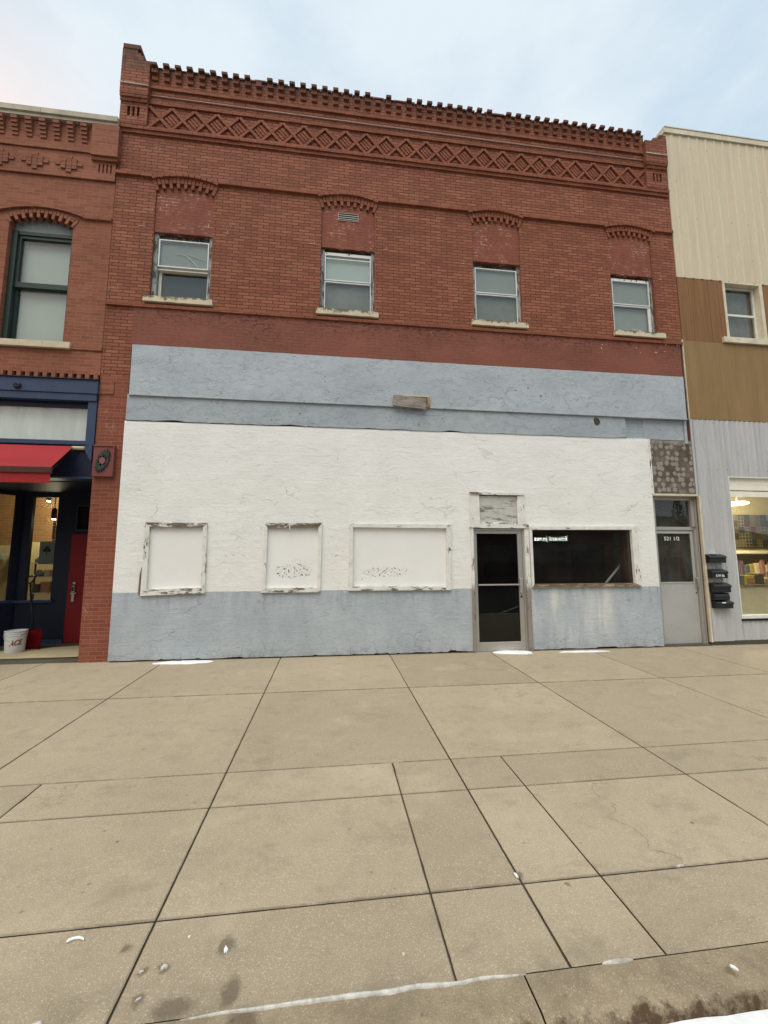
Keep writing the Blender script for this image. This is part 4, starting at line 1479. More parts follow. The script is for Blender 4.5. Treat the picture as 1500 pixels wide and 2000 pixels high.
# dim empty shop behind
room = MB()
ra, rb, rd, rt = -3.5, 5.95, 4.8, 2.75
room.face([(ra, rd, 0), (rb, rd, 0), (rb, rd, rt), (ra, rd, rt)])
room.face([(ra, 0.33, 0), (ra, rd, 0), (ra, rd, rt), (ra, 0.33, rt)])
room.face([(rb, 0.33, 0), (rb, rd, 0), (rb, rd, rt), (rb, 0.33, rt)])
room.face([(ra, 0.33, rt), (rb, 0.33, rt), (rb, rd, rt), (ra, rd, rt)])
room.face([(ra, 0.33, 0.01), (rb, 0.33, 0.01), (rb, rd, 0.01), (ra, rd, 0.01)])
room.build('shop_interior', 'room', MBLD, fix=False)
b1('window_shelf', simple('dusty grey shelf', (0.24, 0.27, 0.27), 0.8), MBLD, 3.4, 5.9, 0.33, 1.3, 1.02, 1.06)
b1('partition', 'room_dark', MBLD, 5.2, 5.94, 2.6, 2.68, 0.0, 2.74)
b1('partition', 'room_dark', MBLD, 6.0 - 2.7, 3.95, 3.0, 3.08, 0.0, 2.74)
pk = MB()
pk.tube([(5.27, 0.42, 1.08), (5.66, 0.46, 1.45)], 0.026, 4)
pk = pk.build('leaning_plank', 'white_paint')
tag(pk, 'pale narrow plank leaning inside the dark shop window', 'plank')

# ---- stair entrance at the right edge
b1('mottled_panel', 'mottled', MBLD, 6.105, 6.985, -0.01, 0.0, 2.802, 3.855)
b1('panel_edge', 'trim_worn', MBLD, 6.03, 6.062, -0.058, 0.0, 2.775, 3.86)
b1('panel_edge', 'sill_wood', MBLD, 6.066, 6.102, -0.02, 0.0, 2.802, 3.855)
b1('panel_foot', 'cream_trim', MBLD, 6.03, 6.99, -0.055, 0.10, 2.762, 2.798)
sd = thing('stair_door', None, None, (6.55, 0.12, 0))
del sd['world_parts']
sd.parent = MBLD
sd.matrix_parent_inverse = Matrix.Translation(-Vector(MBLD.location))
sd['label'] = 'aluminium stair door with the number 521 1/2 on its glass'
yd = 0.10
z0 = gz(6.5, 0.1) + 0.012
mb = MB()
for bxs in ((6.062, 6.165, yd - .03, yd + .08, z0, 2.76), (6.985, 7.012, yd - .085, yd + .08, z0, 2.76), (6.166, 6.984, yd - .02, yd + .08, 2.695, 2.76),
            (6.166, 6.984, yd - .02, yd + .08, 2.115, 2.178), (6.915, 6.984, yd - .045, yd + .06, 2.179, 2.694), (6.955, 6.984, yd - .05, yd + .06, z0, 2.114)):
    mb.box(*bxs, bev=0.003)
dlink(mb, 'frame', 'alu_matt', sd)
mb = MB()
for bxs in ((6.17, 6.186, yd, yd + .04, z0 + .01, 2.11), (6.892, 6.950, yd, yd + .04, z0 + .01, 2.11), (6.1865, 6.8915, yd, yd + .04, 2.05, 2.11),
            (6.1865, 6.8915, yd - .002, yd + .04, 1.105, 1.13)):
    mb.box(*bxs, bev=0.003)
mb.box(6.1865, 6.8915, yd + .006, yd + .03, z0 + .01, 1.104)
dlink(mb, 'panel', 'alu_panel', sd)
dlink(MB().box(6.1865, 6.8915, yd + .012, yd + .018, 1.131, 2.049), 'pane', 'glass_dusty', sd)
dlink(MB().box(6.166, 6.914, yd + .012, yd + .018, 2.179, 2.694), 'pane', 'glass_dusty', sd)
mb = MB()
mb.tube([(6.925, yd - .002, 1.215), (6.925, yd - .05, 1.205), (6.925, yd - .05, 1.025), (6.925, yd - .002, 1.015)], 0.009, 8)
mb.box(6.905, 6.945, yd - .004, yd - .0005, 0.99, 1.24)
dlink(mb, 'handle', 'alu', sd)
mb = MB()
mb.lathe([(0.0, 0.006), (0.012, 0.006), (0.014, 0.0)], 12)
for v in mb.bm.verts:
    v.co = Vector((6.922 + v.co.x, yd - .0005 - v.co.z, 0.925 + v.co.y))
dlink(mb, 'lock', 'black', sd)
tx = place_text('number', '521 1/2', 0.098, 'white_paint', (6.502, yd + .010, 1.95), None, width=0.325, bold=0.0006)
tx.parent = sd
tx.matrix_parent_inverse = Matrix.Translation(-Vector(sd.location))
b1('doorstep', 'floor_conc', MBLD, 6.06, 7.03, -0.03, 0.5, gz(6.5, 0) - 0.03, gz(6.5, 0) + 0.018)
mb = MB()
mb.face([(6.07, 1.9, 0), (6.98, 1.9, 0), (6.98, 1.9, 2.8), (6.07, 1.9, 2.8)])
mb.face([(6.065, 0.2, 0), (6.065, 1.9, 0), (6.065, 1.9, 2.8), (6.065, 0.2, 2.8)])
mb.face([(6.985, 0.2, 0), (6.985, 1.9, 0), (6.985, 1.9, 2.8), (6.985, 0.2, 2.8)])
mb.face([(6.065, 0.2, 2.8), (6.985, 0.2, 2.8), (6.985, 1.9, 2.8), (6.065, 1.9, 2.8)])
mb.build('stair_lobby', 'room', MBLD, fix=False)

# weathered board hung on the fascia
wb = thing('weathered_board', 'crooked weathered board and rusty bracket hung on the grey fascia', 'board', (1.37, -0.05, 4.27))
MB().prism([(1.075, 4.478), (1.665, 4.428), (1.655, 4.232), (1.062, 4.285)][::-1], -0.098, -0.070).build('board', worn_wood('grey weathered board', (0.36, 0.32, 0.28), (0.25, 0.22, 0.185), 0.45, 0.65, grain=(1.5, 5, 5)), wb)
mb = MB()
mb.prism([(1.15, 4.486), (1.742, 4.462), (1.738, 4.285), (1.62, 4.29), (1.20, 4.30)], -0.066, -0.038)
mb.build('bracket', worn_wood('rusty bracket', (0.55, 0.4, 0.16), (0.25, 0.115, 0.03), 0.4, 0.6), wb)
MB().box(1.23, 1.70, -0.075, -0.037, 4.468, 4.492).build('insulation_edge', 'stone_clean', wb)
MB().tube([(1.30, -0.068, 4.27), (1.315, -0.07, 4.24), (1.30, -0.072, 4.215), (1.325, -0.07, 4.20)], 0.009, 6).build('rag', simple('rusty rag', (0.25, 0.15, 0.06), 0.9), wb)

wb.location = (1.363, -0.09, 4.256)
# plaque on the pier
mb = MB()
mb.box(-3.79, -3.476, -0.058, 0.0, 2.90, 3.412, bev=0.004)
mb.box(-3.79, -3.476, -0.072, -0.059, 3.392, 3.41)
mb.box(-3.494, -3.476, -0.072, -0.059, 2.90, 3.39)
plq = mb.build('plaque', 'terracotta', MBLD)
mb = MB()
pc = Vector((-3.638, 3.155))
ax = Vector((0.30, 0.954))
bx_ = Vector((0.954, -0.30))
for side in (-1, 1):
    for k in range(7):
        ang = (k - 3) * 0.33
        L = 0.15 - abs(k - 3) * 0.018
        base = pc + ax * side * 0.055
        d = ax * side * math.cos(ang) + bx_ * math.sin(ang)
        nrm = Vector((-d.y, d.x))
        pts = [base + nrm * .012, base + d * L * .55 + nrm * .02, base + d * L, base + d * L * .55 - nrm * .02, base - nrm * .012]
        mb.prism([(p.x, p.y) for p in pts], -0.078 - 0.004 * (k % 2), -0.0585)
for side in (-1, 1):
    for k in range(4):
        p = pc + bx_ * side * 0.072 + ax * (k - 1.5) * 0.036
        mb.prism([(p.x + 0.02 * math.cos(t), p.y + .02 * math.sin(t)) for t in [2 * math.pi * q / 8 for q in range(8)]], -0.076 - .003 * (k % 2), -0.0585)
mb.build('ornament', 'verdigris', plq)
MB().prism([(pc.x + 0.045 * math.cos(t), pc.y + .055 * math.sin(t)) for t in [2 * math.pi * q / 16 for q in range(16)]], -0.084, -0.0585).build('rosette', 'rosette', plq)

# ------------------------------------------------------------------ left building
LB = thing('brick_building', 'orange red brick shop with a navy blue shop front and red awning', 'building', (-6.6, 0, 0))
LX0, LX1 = -9.5, -3.812
mb = MB()
wc, wh = -4.91, 0.493
acz, ar = 7.335 - 0.95, 0.95
wall_holes(mb, LX0, LX1, 4.61, 9.12, 0.0, 0.32, [(wc - wh, wc + wh, 5.13, 7.46, True), (-6.9 - wh, -6.9 + wh, 5.13, 7.46, True)], ends=False)
for c in (wc, -6.9):
    spandrel(mb, c, acz, ar + 0.085, wh, 7.46, 0.0, 0.32)
mb.face([(LX1, 0, 4.61), (LX1, .32, 4.61), (LX1, .32, 9.12), (LX1, 0, 9.12)])
mb.build('upper_wall', 'left_brick', LB)
b1('side_wall', 'left_brick', LB, LX0, LX0 + .2, 0.33, 10, -0.2, 9.0)
b1('side_wall', 'left_brick', LB, LX1 - .2, LX1 - .005, 0.46, 10, -0.2, 9.0)
b1('rear_wall', 'left_brick', LB, LX0 + .2, LX1 - .2, 9.8, 10, -0.2, 9.0)
b1('roof', 'roof', LB, LX0, LX1, 0.33, 10, 9.0, 9.05)
b1('floor_slab', 'room', LB, LX0 + .2, LX1 - .2, 0.33, 9.8, 4.3, 4.6)


def lcourse(name, x0, x1, z0, z1, y, blen=0.206):
    mb = MB()
    x = x1
    while x > x0 + 0.01:
        x2 = max(x - blen, x0)
        mb.box(x2 + .0015, x - .0015, y + rnd.uniform(-.002, .002), 0.0, z0, z1)
        x = x2
    return mb.build(name, 'left_brick', LB)


for c in (wc, -6.9):
    mb = MB()
    hd = math.asin((wh + .004) / ar)
    arch_bricks(mb, c, acz, ar, ar + 0.085, hd, 19, -0.012, 0.10, pick=lambda k: k % 2 == 0)
    arch_bricks(mb, c, acz, ar + 0.086, ar + 0.16, hd, 19, -0.010, 0.0)
    hr = 1.84
    hz = 7.505 - hr
    arch_bricks(mb, c, hz, hr, hr + 0.06, math.asin(0.645 / hr), 12, -0.042, 0.0, gap=0.002)
    mb.build('window_arch', 'left_brick', LB)
lcourse('arch_string_course', wc + 0.65, LX1, 7.375, 7.435, -0.04)
lcourse('arch_string_course', -6.9 + 0.65, wc - 0.65, 7.375, 7.435, -0.04)
lcourse('sill_string_course', LX0, LX1, 5.022, 5.075, -0.022)

# proud frieze with slots and stepped diamonds
mb = MB()
slots = [(-4.085 + k * 0.063, -4.085 + k * 0.063 + 0.026, 8.265, 8.43) for k in range(4)]
wall_holes(mb, LX0, LX1 - .0, 8.125, 8.60, -0.032, 0.0, slots)
mb.build('frieze', 'left_brick', LB)
for cx in (-4.55, -5.085, -5.62, -6.15):
    mb = MB()
    for r_, half_ in ((-2, 0), (-1, 1), (0, 2), (1, 1), (2, 0)):
        for q in range(-half_, half_ + 1):
            zc = 8.36 + r_ * 0.063
            mb.box(cx + q * 0.088 - .04, cx + q * 0.088 + .04, -0.05 - .004 * (q % 2), -0.0325, zc - .028, zc + .028)
    mb.build('brick_diamond', 'left_brick', LB)
lcourse('cornice_course', LX0, -4.2, 8.605, 8.665, -0.055)
mb = MB()
mb.box(LX0, -4.2, -0.034, 0.0, 8.668, 9.12)
lcorn = mb.build('cornice', 'left_brick', LB)
b1('corner_block', 'left_brick', LB, -4.198, -3.762, -0.105, 0.0, 8.535, 9.14)
b1('corner_block_foot', 'left_brick', LB, -4.195, -3.775, -0.07, 0.0, 8.475, 8.533)
mb = MB()
for lv in range(5):
    mb.box(-0.048, 0.048, -0.05 - 0.017 * lv, -0.0345, 8.80 + lv * .062, 8.80 + lv * .062 + .056)
bmesh.ops.recalc_face_normals(mb.bm, faces=mb.bm.faces)
lt_me = bpy.data.meshes.new('corbel')
mb.bm.to_mesh(lt_me)
mb.bm.free()
lt_me.materials.append(MAT['left_brick'])
for k in range(22):
    o = link('corbel', lt_me, lcorn)
    o.location = (-4.335 - k * 0.219, 0, rnd.uniform(-.003, .003))
mb = MB()
for x0_, x1_ in ((LX0, -6.2), (-6.197, -5.02), (-5.017, -3.79)):
    mb.box(x0_, x1_, -0.125, 0.34, 9.20, 9.30, bev=0.004)
    mb.box(x0_, x1_, -0.095, 0.34, 9.142, 9.199)
mb.build('coping', 'coping', LB)

# sash windows
for c in (wc, -6.9):
    win = thing('window', None, None, (c, 0, 5.13))
    del win['world_parts']
    win.parent = LB
    win.matrix_parent_inverse = Matrix.Translation(-Vector(LB.location))
    a, b = c - wh, c + wh
    y = 0.10
    mb = MB()
    mb.box(a + .002, a + .085, y - .02, y + .12, 5.14, 7.135)
    mb.box(b - .055, b - .002, y - .02, y + .12, 5.14, 7.135)
    mb.box(a + .0855, b - .0555, y, y + .12, 7.075, 7.135)
    mb.box(a + .0855, b - .0555, y, y + .12, 5.14, 5.175)
    mb.box(a + .0855, a + .125, y + .02, y + .1, 6.18, 7.074)
    mb.box(b - .085, b - .0555, y + .02, y + .1, 6.18, 7.074)
    mb.box(a + .1255, b - .0855, y + .02, y + .1, 7.02, 7.074)
    mb.box(a + .0855, b - .0555, y + .015, y + .1, 6.13, 6.22)
    mb.box(a + .0855, a + .125, y + .06, y + .11, 5.176, 6.129)
    mb.box(b - .085, b - .0555, y + .06, y + .11, 5.176, 6.129)
    dlink(mb, 'frame', 'green', win)
    mb = MB()
    n = 14
    r = ar + 0.06
    half = math.asin((wh - .004) / r)
    mb.prism([(c - wh + .004, 7.137), (c + wh - .004, 7.137)] + arc_pts(c, acz, r, half, n)[::-1], y + .01, y + .06)
    dlink(mb, 'arched_head', simple('grey head panel', (0.2, 0.225, 0.21), 0.6), win)
    dlink(MB().box(a + .125, b - .085, y + .05, y + .054, 6.221, 7.019), 'pane', 'glass', win)
    dlink(MB().box(a + .125, b - .085, y + .08, y + .084, 5.176, 6.129), 'pane', 'glass', win)
    mb = MB()
    mb.face([(a + .08, y + .125, 5.14), (b - .05, y + .125, 5.14), (b - .05, y + .125, 7.1), (a + .08, y + .125, 7.1)])
    dlink(mb, 'blind', 'blind_pale', win)
    mb = MB()
    mb.box(a - .1, c + .22, -0.055, 0.09, 5.018, 5.125, bev=0.004)
    mb.box(c + .222, b + .135, -0.055, 0.09, 5.018, 5.125, bev=0.004)
    dlink(mb, 'sill', 'stone_clean', win)

# dentils over the shop front
dback = b1('dentil_course', 'left_brick', LB, LX0, LX1, 0.05, 0.3, 4.50, 4.609)
x = -3.83
while x > -7.2:
    b1('dentil', 'left_brick', dback, x - .062, x, -0.036, 0.0495, 4.515, 4.6085)
    x -= 0.127

# navy shop front
b1('shop_frieze', 'navy', LB, LX0, -3.80, -0.062, 0.25, 4.262, 4.49, bev=0.004)
b1('shop_frieze_cap', 'navy_dark', LB, LX0, -3.79, -0.085, 0.25, 4.4905, 4.502)
b1('shop_frieze_foot', 'navy', LB, LX0, -3.815, -0.045, 0.25, 4.145, 4.2615, bev=0.003)
mb = MB()
mb.lathe([(0.012, 0.03), (0.03, 0.035), (0.05, 0.03), (0.058, 0.0)], 20)
for v in mb.bm.verts:
    v.co = Vector((-4.98 + v.co.x, -0.063 - v.co.z, 4.345 + v.co.y))
mb.build('boss', 'navy_dark', LB)
b1('transom_post', 'navy', LB, -3.945, -3.815, -0.02, 0.25, 3.42, 4.1445)
b1('transom_rail', 'navy', LB, LX0, -3.946, -0.015, 0.25, 3.42, 3.485)
b1('transom_rail', 'navy_dark', LB, LX0, -3.946, 0.06, 0.25, 4.06, 4.1445)
b1('transom_pane', 'glass', LB, LX0, -3.946, 0.085, 0.089, 3.486, 4.059)
mb = MB()
prev = None
for k in range(260):
    x = LX0 + (-3.95 - LX0) * k / 259
    y = 0.125 + 0.018 * mnoise.noise(Vector((x * 7, 0, 0))) + 0.008 * mnoise.noise(Vector((x * 19, 0, 3)))
    r = [mb.bm.verts.new((x, y + .01 * mnoise.noise(Vector((x * 5, q, 1))), z)) for q, z in enumerate((3.487, 3.65, 3.85, 4.058))]
    if prev:
        for q in range(3):
            f = mb.bm.faces.new((prev[q], r[q], r[q + 1], prev[q + 1]))
            f.smooth = True
    prev = r
mb.build('curtain', 'curtain', LB)
b1('lintel', 'navy_dark', LB, LX0, -3.815, 0.02, 0.30, 2.90, 3.418)
b1('lintel_foot', 'navy', LB, LX0, -3.815, 0.005, 0.30, 2.872, 2.899)
MB().prism([(-3.93, 3.40), (-3.818, 3.418), (-3.818, 3.14), (-3.86, 3.20), (-3.915, 3.30)], -0.05, 0.019).build('scroll_bracket', 'navy', LB)
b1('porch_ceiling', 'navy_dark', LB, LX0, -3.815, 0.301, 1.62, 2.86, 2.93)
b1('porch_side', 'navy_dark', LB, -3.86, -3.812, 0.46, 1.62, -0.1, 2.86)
# awning
aw = MB()
n = 40
XA0, XA1 = -9.4, -4.105
prev = None
for k in range(n + 1):
    x = XA0 + (XA1 - XA0) * k / n
    s = 0.004 * mnoise.noise(Vector((x * 4, 0, 0)))
    r = [aw.bm.verts.new(p) for p in ((x, -0.03, 3.385), (x, -0.25, 3.19 - .012 + s), (x, -0.5, 2.945))]
    if prev:
        for q in range(2):
            f = aw.bm.faces.new((prev[q], r[q], r[q + 1], prev[q + 1]))
            f.smooth = True
    prev = r
awn = aw.build('awning', 'awning', LB)
MB().box(XA0, XA1 + .02, -0.53, -0.492, 2.845, 2.94, bev=0.006).build('front_bar', 'awning_bar', awn)
mb = MB()
prev = None
for k in range(n * 2 + 1):
    x = XA0 + (XA1 - XA0) * k / n / 2
    yy = -0.512 + 0.006 * mnoise.noise(Vector((x * 6, 2, 0)))
    r = [mb.bm.verts.new(p) for p in ((x, -0.512, 2.846), (x, yy, 2.70))]
    if prev:
        mb.bm.faces.new((prev[0], r[0], r[1], prev[1])).smooth = True
    prev = r
mb.build('valance', 'awning', awn)
MB().tube([(XA1 - .05, -0.02, 3.30), (XA1 - .05, -0.25, 3.05), (XA1 - .03, -0.49, 2.90)], 0.015, 6).build('arm', 'dark_metal', awn)
MB().tube([(XA1 - .02, -0.02, 3.36), (XA1 + .17, -0.02, 3.36)], 0.03, 10).build('roller_end', 'stone_clean', awn)

# recessed bay
YB = 1.50
mb = MB()
wall_holes(mb, -5.80, -3.87, 0.03, 2.86, YB, YB + .08, [(-5.62, -5.175, 0.845, 2.77), (-4.887, -3.97, 0.03, 2.07), (-4.83, -3.97, 2.14, 2.62)], ends=False)
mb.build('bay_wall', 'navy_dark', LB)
b1('bay_sill', 'navy', LB, -5.80, -5.12, YB - .05, YB - .001, 0.79, 0.842, bev=0.004)
b1('bay_plinth', 'navy', LB, -5.80, -4.90, YB - .03, YB - .001, 0.04, 0.12)
b1('bay_pane', 'glass', LB, -5.62, -5.175, YB + .04, YB + .044, 0.845, 2.77)
b1('door_transom', 'black', LB, -4.83, -3.97, YB + .04, YB + .06, 2.14, 2.62)
MB().frame4([(-4.84, 2.63), (-3.96, 2.63), (-3.96, 2.13), (-4.84, 2.13)], [(-4.815, 2.605), (-3.985, 2.605), (-3.985, 2.155), (-4.815, 2.155)], YB - .012, YB - .001).build('door_transom_bead', 'navy', LB)
b1('door', 'red_door', LB, -4.885, -3.972, YB - .02, YB + .03, 0.055, 2.065, bev=0.004, label='red door set back in the porch')
rdoor = LB.children[-1]
mb = MB()
mb.box(-4.80, -4.745, YB - .05, YB - .021, 0.98, 1.10, bev=0.006)
mb.box(-4.80, -4.745, YB - .04, YB - .021, 0.80, 0.96, bev=0.006)
mb.box(-4.80, -4.70, YB - .075, YB - .052, 0.945, 0.972, bev=0.004)
mb.box(-4.79, -4.735, YB - .04, YB - .021, 1.125, 1.165, bev=0.004)
mb.build('handle', 'alu', rdoor)
b1('keypad', 'black_plastic', rdoor, -4.79, -4.757, YB - .056, YB - .0505, 1.0, 1.08)
b1('notice', simple('yellow notice', (0.5, 0.3, 0.06), 0.7), rdoor, -4.38, -4.25, YB - .024, YB - .0205, 1.55, 1.76)
# angled pane toward the street
mb = MB()
p0, p1 = Vector((-5.80, 1.5)), Vector((-6.55, 0.25))
dv = (p1 - p0).normalized()
nv = Vector((-dv.y, dv.x))


def ang_box(mb, s0, s1, t0, t1, z0, z1):
    q = [p0 + dv * s0 + nv * t0, p0 + dv * s1 + nv * t0, p0 + dv * s1 + nv * t1, p0 + dv * s0 + nv * t1]
    a_ = [mb.bm.verts.new((v.x, v.y, z0)) for v in q]
    b_ = [mb.bm.verts.new((v.x, v.y, z1)) for v in q]
    mb.bm.faces.new(a_)
    mb.bm.faces.new(b_[::-1])
    for k in range(4):
        l = (k + 1) % 4
        mb.bm.faces.new((a_[k], a_[l], b_[l], b_[k]))


L = (p1 - p0).length
ang_box(mb, 0, 0.10, -.04, .04, 0.03, 2.86)
ang_box(mb, 0.101, L, -.04, .04, 0.03, 0.80)
ang_box(mb, 0.101, L, -.04, .04, 2.78, 2.86)
mb.build('bay_wall', 'navy_dark', LB)
mb = MB()
ang_box(mb, 0.0, L, -.06, .06, 0.801, 0.85)
mb.build('bay_sill', 'navy', LB)
mb = MB()
ang_box(mb, 0.101, L, -.004, .0, 0.851, 2.779)
mb.build('bay_pane', 'glass', LB)
# front wall between bay and the end of the building
mb = MB()
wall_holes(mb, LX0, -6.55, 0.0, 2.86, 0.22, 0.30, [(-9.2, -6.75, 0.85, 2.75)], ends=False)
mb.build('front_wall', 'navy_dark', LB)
b1('front_pane', 'glass', LB, -9.2, -6.75, 0.26, 0.264, 0.85, 2.75)

# lit shop interior on the left
IW = simple('cream shop wall', (0.52, 0.45, 0.27), 0.9, var=0.15, scale=2)
IBR = brick_mat('shop feature brick', (0.30, 0.16, 0.07), (0.38, 0.22, 0.10), (0.4, 0.28, 0.15), bw=0.22, bh=0.075, ms=0.008, grime=False)
mb = MB()
mb.face([(-9.3, 4.6, 0), (-4.0, 4.6, 0), (-4.0, 4.6, 3.6), (-9.3, 4.6, 3.6)])
mb.build('shop_back_wall', IBR, LB, fix=False)
mb = MB()
mb.face([(-9.3, .32, 0), (-9.3, 4.6, 0), (-9.3, 4.6, 3.6), (-9.3, .32, 3.6)])
mb.face([(-4.02, 1.6, 0), (-4.02, 4.6, 0), (-4.02, 4.6, 3.6), (-4.02, 1.6, 3.6)])
mb.face([(-9.3, .32, 3.6), (-4.0, .32, 3.6), (-4.0, 4.6, 3.6), (-9.3, 4.6, 3.6)])
mb.face([(-9.3, .32, 0.04), (-4.0, .32, 0.04), (-4.0, 4.6, 0.04), (-9.3, 4.6, 0.04)])
mb.face([(-7.1, 3.4, 0.05), (-6.42, 4.55, 0.05), (-6.42, 4.55, 2.0), (-7.1, 3.4, 2.0)])
mb.face([(-9.3, 4.4, 0.05), (-6.95, 4.4, 0.05), (-6.95, 4.4, 1.95), (-9.3, 4.4, 1.95)])
mb.build('shop_interior', IW, LB, fix=False)


def point(name, loc, energy, col=(1, 0.86, 0.6), r=0.12):
    d = bpy.data.lights.new(name, 'POINT')
    d.energy = energy
    d.color = col
    d.shadow_soft_size = r
    o = bpy.data.objects.new(name, d)
    C.collection.objects.link(o)
    o.location = loc
    return o


def pendant(loc, drop, label, watts):
    t = thing('pendant_lamp', label, 'lamp', loc, 'shop pendant lamps', world=False)
    mb = MB()
    mb.tube([(0, 0, 0), (0, 0, -drop)], 0.008, 6)
    mb.build('cord', 'black_plastic', t)
    mb = MB()
    mb.lathe([(0.03, -drop), (0.045, -drop - .03), (0.05, -drop - .22)], 14)
    mb.build('lamp_shade', 'black_plastic', t)
    mb = MB()
    mb.lathe([(0.0, -drop - .24), (0.03, -drop - .235), (0.042, -drop - .2), (0.03, -drop - .17), (0.0, -drop - .165)], 14)
    mb.build('bulb', 'lamp_glow', t)
    lp = point('lamp_light', (0, 0, -drop - .29), watts)
    lp.parent = t
    return t


pendant((-5.60, 2.1, 3.58), 0.95, 'slim black pendant lamp lit behind the narrow bay pane', 6)
pendant((-6.6, 3.5, 3.58), 0.4, 'slim black pendant lamp lit deep inside the left shop', 70)

# wares in the left shop
sh = thing('shelf_unit', 'open shelf unit of small goods behind the narrow bay pane', 'shelf', (-6.0, 3.0, 0.05))
mb = MB()
for z in (0.45, 0.85, 1.2, 1.5):
    mb.box(-6.5, -5.4, 2.9, 3.2, z, z + .025)
mb.build('shelf', 'cream_wood', sh)
for x in (-6.48, -5.95, -5.42):
    b1('upright', 'dark_metal', sh, x - .012, x + .012, 3.06, 3.09, 0.05, 1.6)
GC = [(0.42, 0.36, 0.25), (0.16, 0.14, 0.1), (0.5, 0.28, 0.2), (0.2, 0.24, 0.2), (0.55, 0.5, 0.4), (0.1, 0.09, 0.08)]
GM = [simple('goods tone %s' % w, c, 0.7, var=0.3, scale=20) for w, c in zip(('straw', 'umber', 'salmon', 'sage', 'ivory', 'soot'), GC)]
gw = ['straw coloured', 'umber', 'salmon', 'sage green', 'ivory', 'soot black']
gi = 0
for z, row in ((0.475, 'bottom'), (0.875, 'second'), (1.225, 'third'), (1.525, 'top')):
    x = -6.42
    while x < -5.5:
        w = rnd.uniform(0.09, 0.2)
        h = rnd.uniform(0.1, 0.26)
        q = rnd.randrange(6)
        mb = MB()
        if rnd.random() < 0.5:
            mb.box(-w / 2, w / 2, -.07, .07, 0, h, bev=0.008)
            mb.box(-w / 2 - .004, w / 2 + .004, -.074, .074, h * .8, h + .004)
        else:
            mb.lathe([(0.0, 0), (w / 2, 0), (w / 2 * 1.05, h * .6), (w / 4, h * .8), (w / 4, h), (0, h)], 12)
        o = mb.build('packaged_good', GM[q])
        o.location = (x + w / 2, 3.0 + rnd.uniform(-.02, .02), z)
        tag(o, '%s packaged good on the %s shelf inside the left shop' % (gw[q], row), 'packaged good', 'small goods on the left shop shelves')
        x += w + rnd.uniform(0.02, 0.07)
        gi += 1


def guitar(x, z, y, lab):
    t = thing('guitar', lab, 'guitar', (x, y, z), 'guitars on the shop brick wall', world=False)
    mb = MB()
    pts = []
    for k in range(28):
        a = 2 * math.pi * k / 28
        r = 0.15 + 0.035 * math.cos(2 * a) - 0.03 * math.sin(a)
        pts.append((r * math.cos(a) * 0.85, -0.1 + r * 1.25 * math.sin(a)))
    mb.prism(pts, -0.05, 0.03)
    mb.build('body', simple('guitar spruce ' + lab.split()[0], (0.36, 0.26, 0.14), 0.4), t)
    MB().prism([(0.045 * math.cos(q), -0.06 + .045 * math.sin(q)) for q in [2 * math.pi * k / 14 for k in range(14)]], -0.055, -0.0505).build('sound_hole', 'black', t)
    MB().box(-.025, .025, -0.052, -0.02, 0.09, 0.55).build('neck', 'dark_metal', t)
    return t


guitar(-7.02, 2.02, 4.50, 'honey coloured guitar hung on the shop brick wall above the shelves')
guitar(-6.55, 2.06, 4.50, 'amber coloured guitar hung nearest the red door on the shop brick wall')
# poster hung inside the bay pane
ps = thing('poster', 'grey green poster with a dark tree emblem in the narrow bay pane', 'poster', (-5.35, 1.58, 1.55))
b1('sheet', simple('poster sheet', (0.16, 0.2, 0.175), 0.6, var=0.1), ps, -5.475, -5.21, 1.565, 1.57, 1.50, 1.93)
mb = MB()
for (dx, dz, r) in ((0, 0.05, .05), (-.04, .03, .032), (.04, .03, .032), (0, .085, .03)):
    mb.prism([(-5.345 + dx + r * math.cos(q), 1.73 + dz + r * math.sin(q)) for q in [2 * math.pi * k / 12 for k in range(12)]], 1.562, 1.5645)
mb.box(-5.352, -5.338, 1.5625, 1.5645, 1.67, 1.75)
mb.build('tree_emblem', 'dark_metal', ps)
for j, (x, z, y) in enumerate(((-7.33, 1.78, 3.9), (-7.15, 1.78, 3.9), (-7.4, 1.47, 3.9), (-7.2, 1.47, 3.9))):
    pass
for j, (x, z) in enumerate(((-7.62, 1.80), (-7.40, 1.80), (-7.70, 1.50), (-7.48, 1.50), (-8.0, 1.62))):
    mb = MB()
    rings = mb.lathe([(0.09, 0), (0.092, 0.05), (0.07, 0.11), (0.03, 0.135), (0.0, 0.14)], 14)
    mb.prism([(-.08, -.002), (.08, -.002), (.06, .012), (-.06, .012)], -0.16, -0.08)
    o = mb.build('cap', GM[(1, 3, 5, 1, 3)[j]])
    o.location = (x, 4.25, z)
    tag(o, ['dark umber cap highest on the pale shop wall', 'sage green cap nearest the mullion on the pale shop wall', 'soot black cap low on the pale shop wall',
            'dark umber cap in the lower row beside the mullion', 'sage green cap at the far left of the pale shop wall'][j], 'cap', 'caps on the left shop wall')

# bucket with red lettering
bk = thing('bucket', 'white plastic bucket with red lettering beside the blue bay', 'bucket', (-5.26, 0.85, gz(-5.26, 0.85) + .001), world=False)
mb = MB()
mb.lathe([(0.0, 0.004), (0.128, 0.0), (0.132, 0.006), (0.147, 0.30), (0.147, 0.35), (0.14, 0.355), (0.136, 0.34), (0.122, 0.03), (0.0, 0.025)], 40)
mb.build('body', 'bucket', bk)
mb = MB()
for z, r in ((0.352, 0.157), (0.318, 0.155), (0.285, 0.152)):
    mb.lathe([(0.1475, z - .012), (r, z - .01), (r + .002, z), (r, z + .008), (0.1475, z + .01)], 40)
mb.build('rim', 'bucket', bk)
mb = MB()
mb.tube([(0.155 * math.cos(t), 0.155 * math.sin(t) - 0.01, 0.31 - 0.10 * math.sin((t + math.pi) / 1.0) ** 2) for t in [-math.pi + math.pi * k / 16 for k in range(17)]], 0.003, 6)
